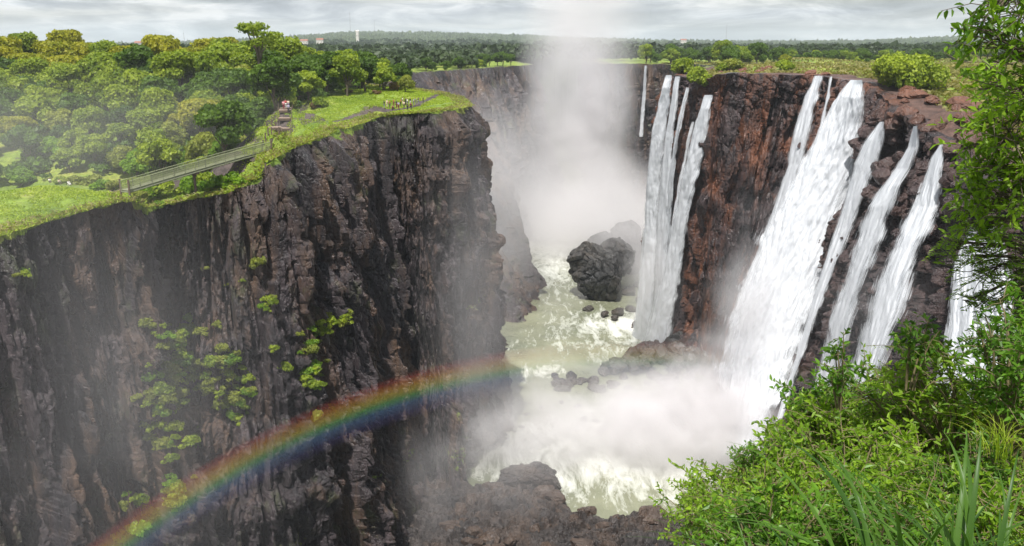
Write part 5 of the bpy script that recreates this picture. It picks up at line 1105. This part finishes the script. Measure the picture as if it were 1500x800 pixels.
# ------------------------------------------------------------------ spray, haze and rainbow
def vol_mat(name, dens, col=(1, .98, .985), scale=.04, stretch=(1, 1, 1), lo=.42, hi=.62, seed=0, fall=1.0, aniso=.0, power=1.0, detail=4, base=0.0):
    m = bpy.data.materials.new(name); m.use_nodes = True; t = m.node_tree; t.nodes.clear(); o = N(t, 'ShaderNodeOutputMaterial')
    v = N(t, 'ShaderNodeVolumePrincipled'); v.inputs['Color'].default_value = (*col, 1); v.inputs['Anisotropy'].default_value = aniso
    # ball-shaped falloff in the cloud's own frame, times drifting noise measured in metres
    c = N(t, 'ShaderNodeTexCoord'); ln = N(t, 'ShaderNodeVectorMath', operation='LENGTH'); t.links.new(c.outputs['Object'], ln.inputs[0])
    fo_ = ramp(t, ln.outputs['Value'], [(0.0, 1.0), (0.45, .62), (0.75, .2), (1.0, 0.0)])
    g = N(t, 'ShaderNodeNewGeometry'); mp = N(t, 'ShaderNodeMapping'); mp.inputs['Scale'].default_value = tuple(scale * q for q in stretch); mp.inputs['Location'].default_value = (seed * 3.7, seed * 1.3, seed * 2.9)
    t.links.new(g.outputs['Position'], mp.inputs[0]); n = N(t, 'ShaderNodeTexNoise'); n.inputs['Detail'].default_value = detail; n.inputs['Roughness'].default_value = .6; n.inputs['Distortion'].default_value = .4; n.inputs['Scale'].default_value = 1
    t.links.new(mp.outputs[0], n.inputs[0]); nn = ramp(t, n.outputs[0], [(lo, base), (hi, 1.0)])
    t.links.new(mth(t, 'MULTIPLY', mth(t, 'MULTIPLY', fo_, nn), dens), v.inputs['Density']); t.links.new(v.outputs[0], o.inputs['Volume'])
    return m
def puff(label, c, r, dens, name='mist', rot=(0, 0, 0), **kw):
    bm = bmesh.new(); bmesh.ops.create_icosphere(bm, subdivisions=3, radius=1.0); me = bpy.data.meshes.new(name); bm.to_mesh(me); bm.free()
    me.materials.append(vol_mat('spray', dens, **kw)); o = obj(name, me, label=label, kind='stuff'); o.location = c; o.scale = r; o.rotation_euler = rot; return o
def C3(px, py, Y): return tuple(PY(px, py, Y))
puff('column of spray rising out of the far end of the gorge', C3(850, 80, 500), (38, 40, 112), .085, rot=(0, R(4), 0), lo=.36, hi=.66, scale=.028, seed=1, base=.16)
puff('ragged spray billowing round the foot of the tall column', C3(852, 190, 480), (36, 46, 50), .055, rot=(0, R(-8), 0), lo=.40, hi=.66, scale=.045, seed=18, base=.08)
puff('dense spray filling the gorge behind the island rock', C3(866, 335, 430), (58, 75, 46), .085, lo=.36, hi=.62, scale=.026, seed=2, base=.25)
puff('spray drifting low over the river behind the island rock', C3(925, 350, 350), (32, 28, 26), .07, lo=.3, hi=.65, scale=.04, seed=3, base=.2)
puff('spray hanging between the headland and the far cliff', C3(738, 290, 335), (28, 52, 48), .030, lo=.3, hi=.65, scale=.03, seed=4, base=.25)
puff('white spray bursting at the foot of the largest waterfall', C3(1020, 618, 196), (34, 18, 15), .42, lo=.40, hi=.60, scale=.14, seed=5, base=.15)
puff('spray rolling across the river from the foot of the largest waterfall', C3(885, 632, 190), (60, 20, 12), .17, lo=.40, hi=.62, scale=.12, seed=6, base=.1)
puff('spray rising up the largest waterfall', C3(1085, 500, 198), (13, 10, 28), .10, lo=.38, hi=.66, scale=.08, seed=7)
puff('thin spray drifting against the corner of the dark cliff', C3(690, 420, 186), (15, 18, 50), .026, lo=.40, hi=.62, scale=.05, stretch=(1, 1, .5), seed=8, base=.1)
puff('thin spray veiling the lower left of the dark cliff', C3(40, 640, 100), (40, 28, 46), .0105, lo=.34, hi=.66, scale=.035, seed=9, base=.35)
puff('thin spray drifting over the wooded slope', C3(150, 190, 150), (56, 36, 14), .0085, lo=.40, hi=.62, scale=.03, seed=10, base=.1)
puff('spray at the foot of the white curtain waterfalls', C3(955, 430, 268), (12, 13, 28), .08, lo=.35, hi=.65, scale=.06, seed=11, base=.15)
puff('spray near the foot of the dark cliff at the bottom of the gorge', C3(690, 700, 160), (26, 20, 20), .024, lo=.36, hi=.64, scale=.06, seed=12, base=.1)
puff('fine spray in front of the stepped and veil waterfalls', C3(1270, 520, 118), (12, 12, 20), .018, lo=.38, hi=.64, scale=.07, seed=13)
puff('ragged spray leaping above the foot of the largest waterfall', C3(1050, 575, 200), (20, 12, 20), .16, lo=.42, hi=.62, scale=.14, seed=15)
puff('thin spray drifting over the line of low rocks in the river', C3(900, 585, 205), (56, 26, 14), .05, lo=.40, hi=.66, scale=.07, stretch=(1, 1, 2), seed=16)
puff('wisps of spray streaming off the largest waterfall', C3(1105, 420, 200), (11, 9, 30), .05, lo=.44, hi=.64, scale=.12, stretch=(1, 1, .4), seed=17)
# rainbow: arc round the point opposite the sun, bow's light painted as scatter colour
th0, th1 = R(39.9), R(42.9); D0, D1 = 62.0, 84.0
m = bpy.data.materials.new('painted_rainbow'); m.use_nodes = True; t = m.node_tree; t.nodes.clear(); o = N(t, 'ShaderNodeOutputMaterial'); vs = N(t, 'ShaderNodeVolumeScatter')
c = N(t, 'ShaderNodeTexCoord'); sx = N(t, 'ShaderNodeSeparateXYZ'); t.links.new(c.outputs['Object'], sx.inputs[0])
rr_ = mth(t, 'SQRT', mth(t, 'ADD', mth(t, 'MULTIPLY', sx.outputs[0], sx.outputs[0]), mth(t, 'MULTIPLY', sx.outputs[1], sx.outputs[1])))
an = mth(t, 'ARCTANGENT', mth(t, 'DIVIDE', rr_, sx.outputs[2])); u_ = mth(t, 'DIVIDE', mth(t, 'SUBTRACT', an, th0), th1 - th0)
t.links.new(ramp(t, u_, [(0.0, (0, 0, 0)), (0.16, (.07, .06, .20)), (0.36, (.16, .32, .58)), (0.5, (.25, .75, .22)), (0.62, (1.0, .82, .12)), (0.76, (1.0, .42, .06)), (0.88, (.55, .08, .05)), (1.0, (0, 0, 0))]), vs.inputs['Color'])
az_ = mth(t, 'ARCTAN2', sx.outputs[1], sx.outputs[0])
PHR = {}
rb_mat, rb_t, rb_vs, rb_out, rb_az = m, t, vs, o, az_
ph = np.linspace(0, 2 * np.pi, 361); keep = []
axis = -np.array(to_sun); ax_o = Vector(axis).to_track_quat('Z', 'Y').to_matrix(); AXM = np.array(ax_o)
ph = np.linspace(-math.pi, math.pi, 720)
mid_dir = [AXM @ np.array([math.sin(R(41.2)) * math.cos(a), math.sin(R(41.2)) * math.sin(a), math.cos(R(41.2))]) for a in ph]
pxs = [project(CAM + np.array(q) * 100) for q in mid_dir]; sel = [a for a, (px, py, dp_) in zip(ph, pxs) if dp_ > 0 and -150 < px < 1240 and py < 980]
# make the arc one run of angles
sel = np.unwrap(np.sort(np.array(sel))); gaps = np.diff(sel)
if gaps.max() > .1: k = int(np.argmax(gaps)); sel = np.r_[sel[k + 1:], sel[:k + 1] + 2 * math.pi]
endr = sel[0] if project(CAM + 100 * (AXM @ np.array([math.sin(R(41.2)) * math.cos(sel[0]), math.sin(R(41.2)) * math.sin(sel[0]), math.cos(R(41.2))])))[0] > 700 else sel[-1]
V = []; F = []
# the painted bow fades towards its right end, by distance along the arc
e_ = Vector((math.cos(endr), math.sin(endr), 0)); dt = N(rb_t, 'ShaderNodeVectorMath', operation='DISTANCE'); nrm = N(rb_t, 'ShaderNodeVectorMath', operation='NORMALIZE'); cmb = N(rb_t, 'ShaderNodeCombineXYZ')
rb_t.links.new(sx.outputs[0], cmb.inputs[0]); rb_t.links.new(sx.outputs[1], cmb.inputs[1]); rb_t.links.new(cmb.outputs[0], nrm.inputs[0]); rb_t.links.new(nrm.outputs[0], dt.inputs[0]); dt.inputs[1].default_value = e_
fd = ramp(rb_t, dt.outputs['Value'], [(0.0, 0.0), (0.25, 0.5), (0.5, 1.0)])
nzv = ramp(rb_t, tx(rb_t, s=.09, detail=4), [(0.36, 0.5), (0.62, 1.25)])
rb_t.links.new(mth(rb_t, 'MULTIPLY', mth(rb_t, 'MULTIPLY', fd, nzv), .0058), rb_vs.inputs['Density']); rb_t.links.new(rb_vs.outputs[0], rb_out.inputs['Volume'])
for a in sel:
    for D_ in (D0, D1):
        for th in (th0, th1): V.append((D_ * math.tan(th) * math.cos(a), D_ * math.tan(th) * math.sin(a), D_))
nA = len(sel)
for i in range(nA - 1):
    b = i * 4; q = b + 4; F += [(b, q, q + 1, b + 1), (b + 1, q + 1, q + 3, b + 3), (b + 3, q + 3, q + 2, b + 2), (b + 2, q + 2, q, b)]
F += [(0, 1, 3, 2), ((nA - 1) * 4, (nA - 1) * 4 + 2, (nA - 1) * 4 + 3, (nA - 1) * 4 + 1)]
me = bpy.data.meshes.new('rainbow'); me.from_pydata(V, [], F); bm = bmesh.new(); bm.from_mesh(me); bmesh.ops.recalc_face_normals(bm, faces=bm.faces); bm.to_mesh(me); bm.free()
me.materials.append(m); o = obj('rainbow', me, label='rainbow arching through the spray across the dark cliff', kind='stuff'); o.matrix_world = Matrix.Translation(Vector(CAM)) @ ax_o.to_4x4()
# air
bm = bmesh.new(); bmesh.ops.create_cube(bm, size=1.0); me = bpy.data.meshes.new('haze'); bm.to_mesh(me); bm.free()
m = bpy.data.materials.new('air'); m.use_nodes = True; t = m.node_tree; t.nodes.clear(); o = N(t, 'ShaderNodeOutputMaterial'); v = N(t, 'ShaderNodeVolumePrincipled'); v.inputs['Color'].default_value = (.86, .93, 1, 1); v.inputs['Density'].default_value = .00009
t.links.new(v.outputs[0], o.inputs['Volume']); me.materials.append(m); o = obj('haze', me, kind='stuff', label='pale air between the viewer and the horizon'); o.location = (0, 0, 136); o.scale = (27000, 27000, 292)
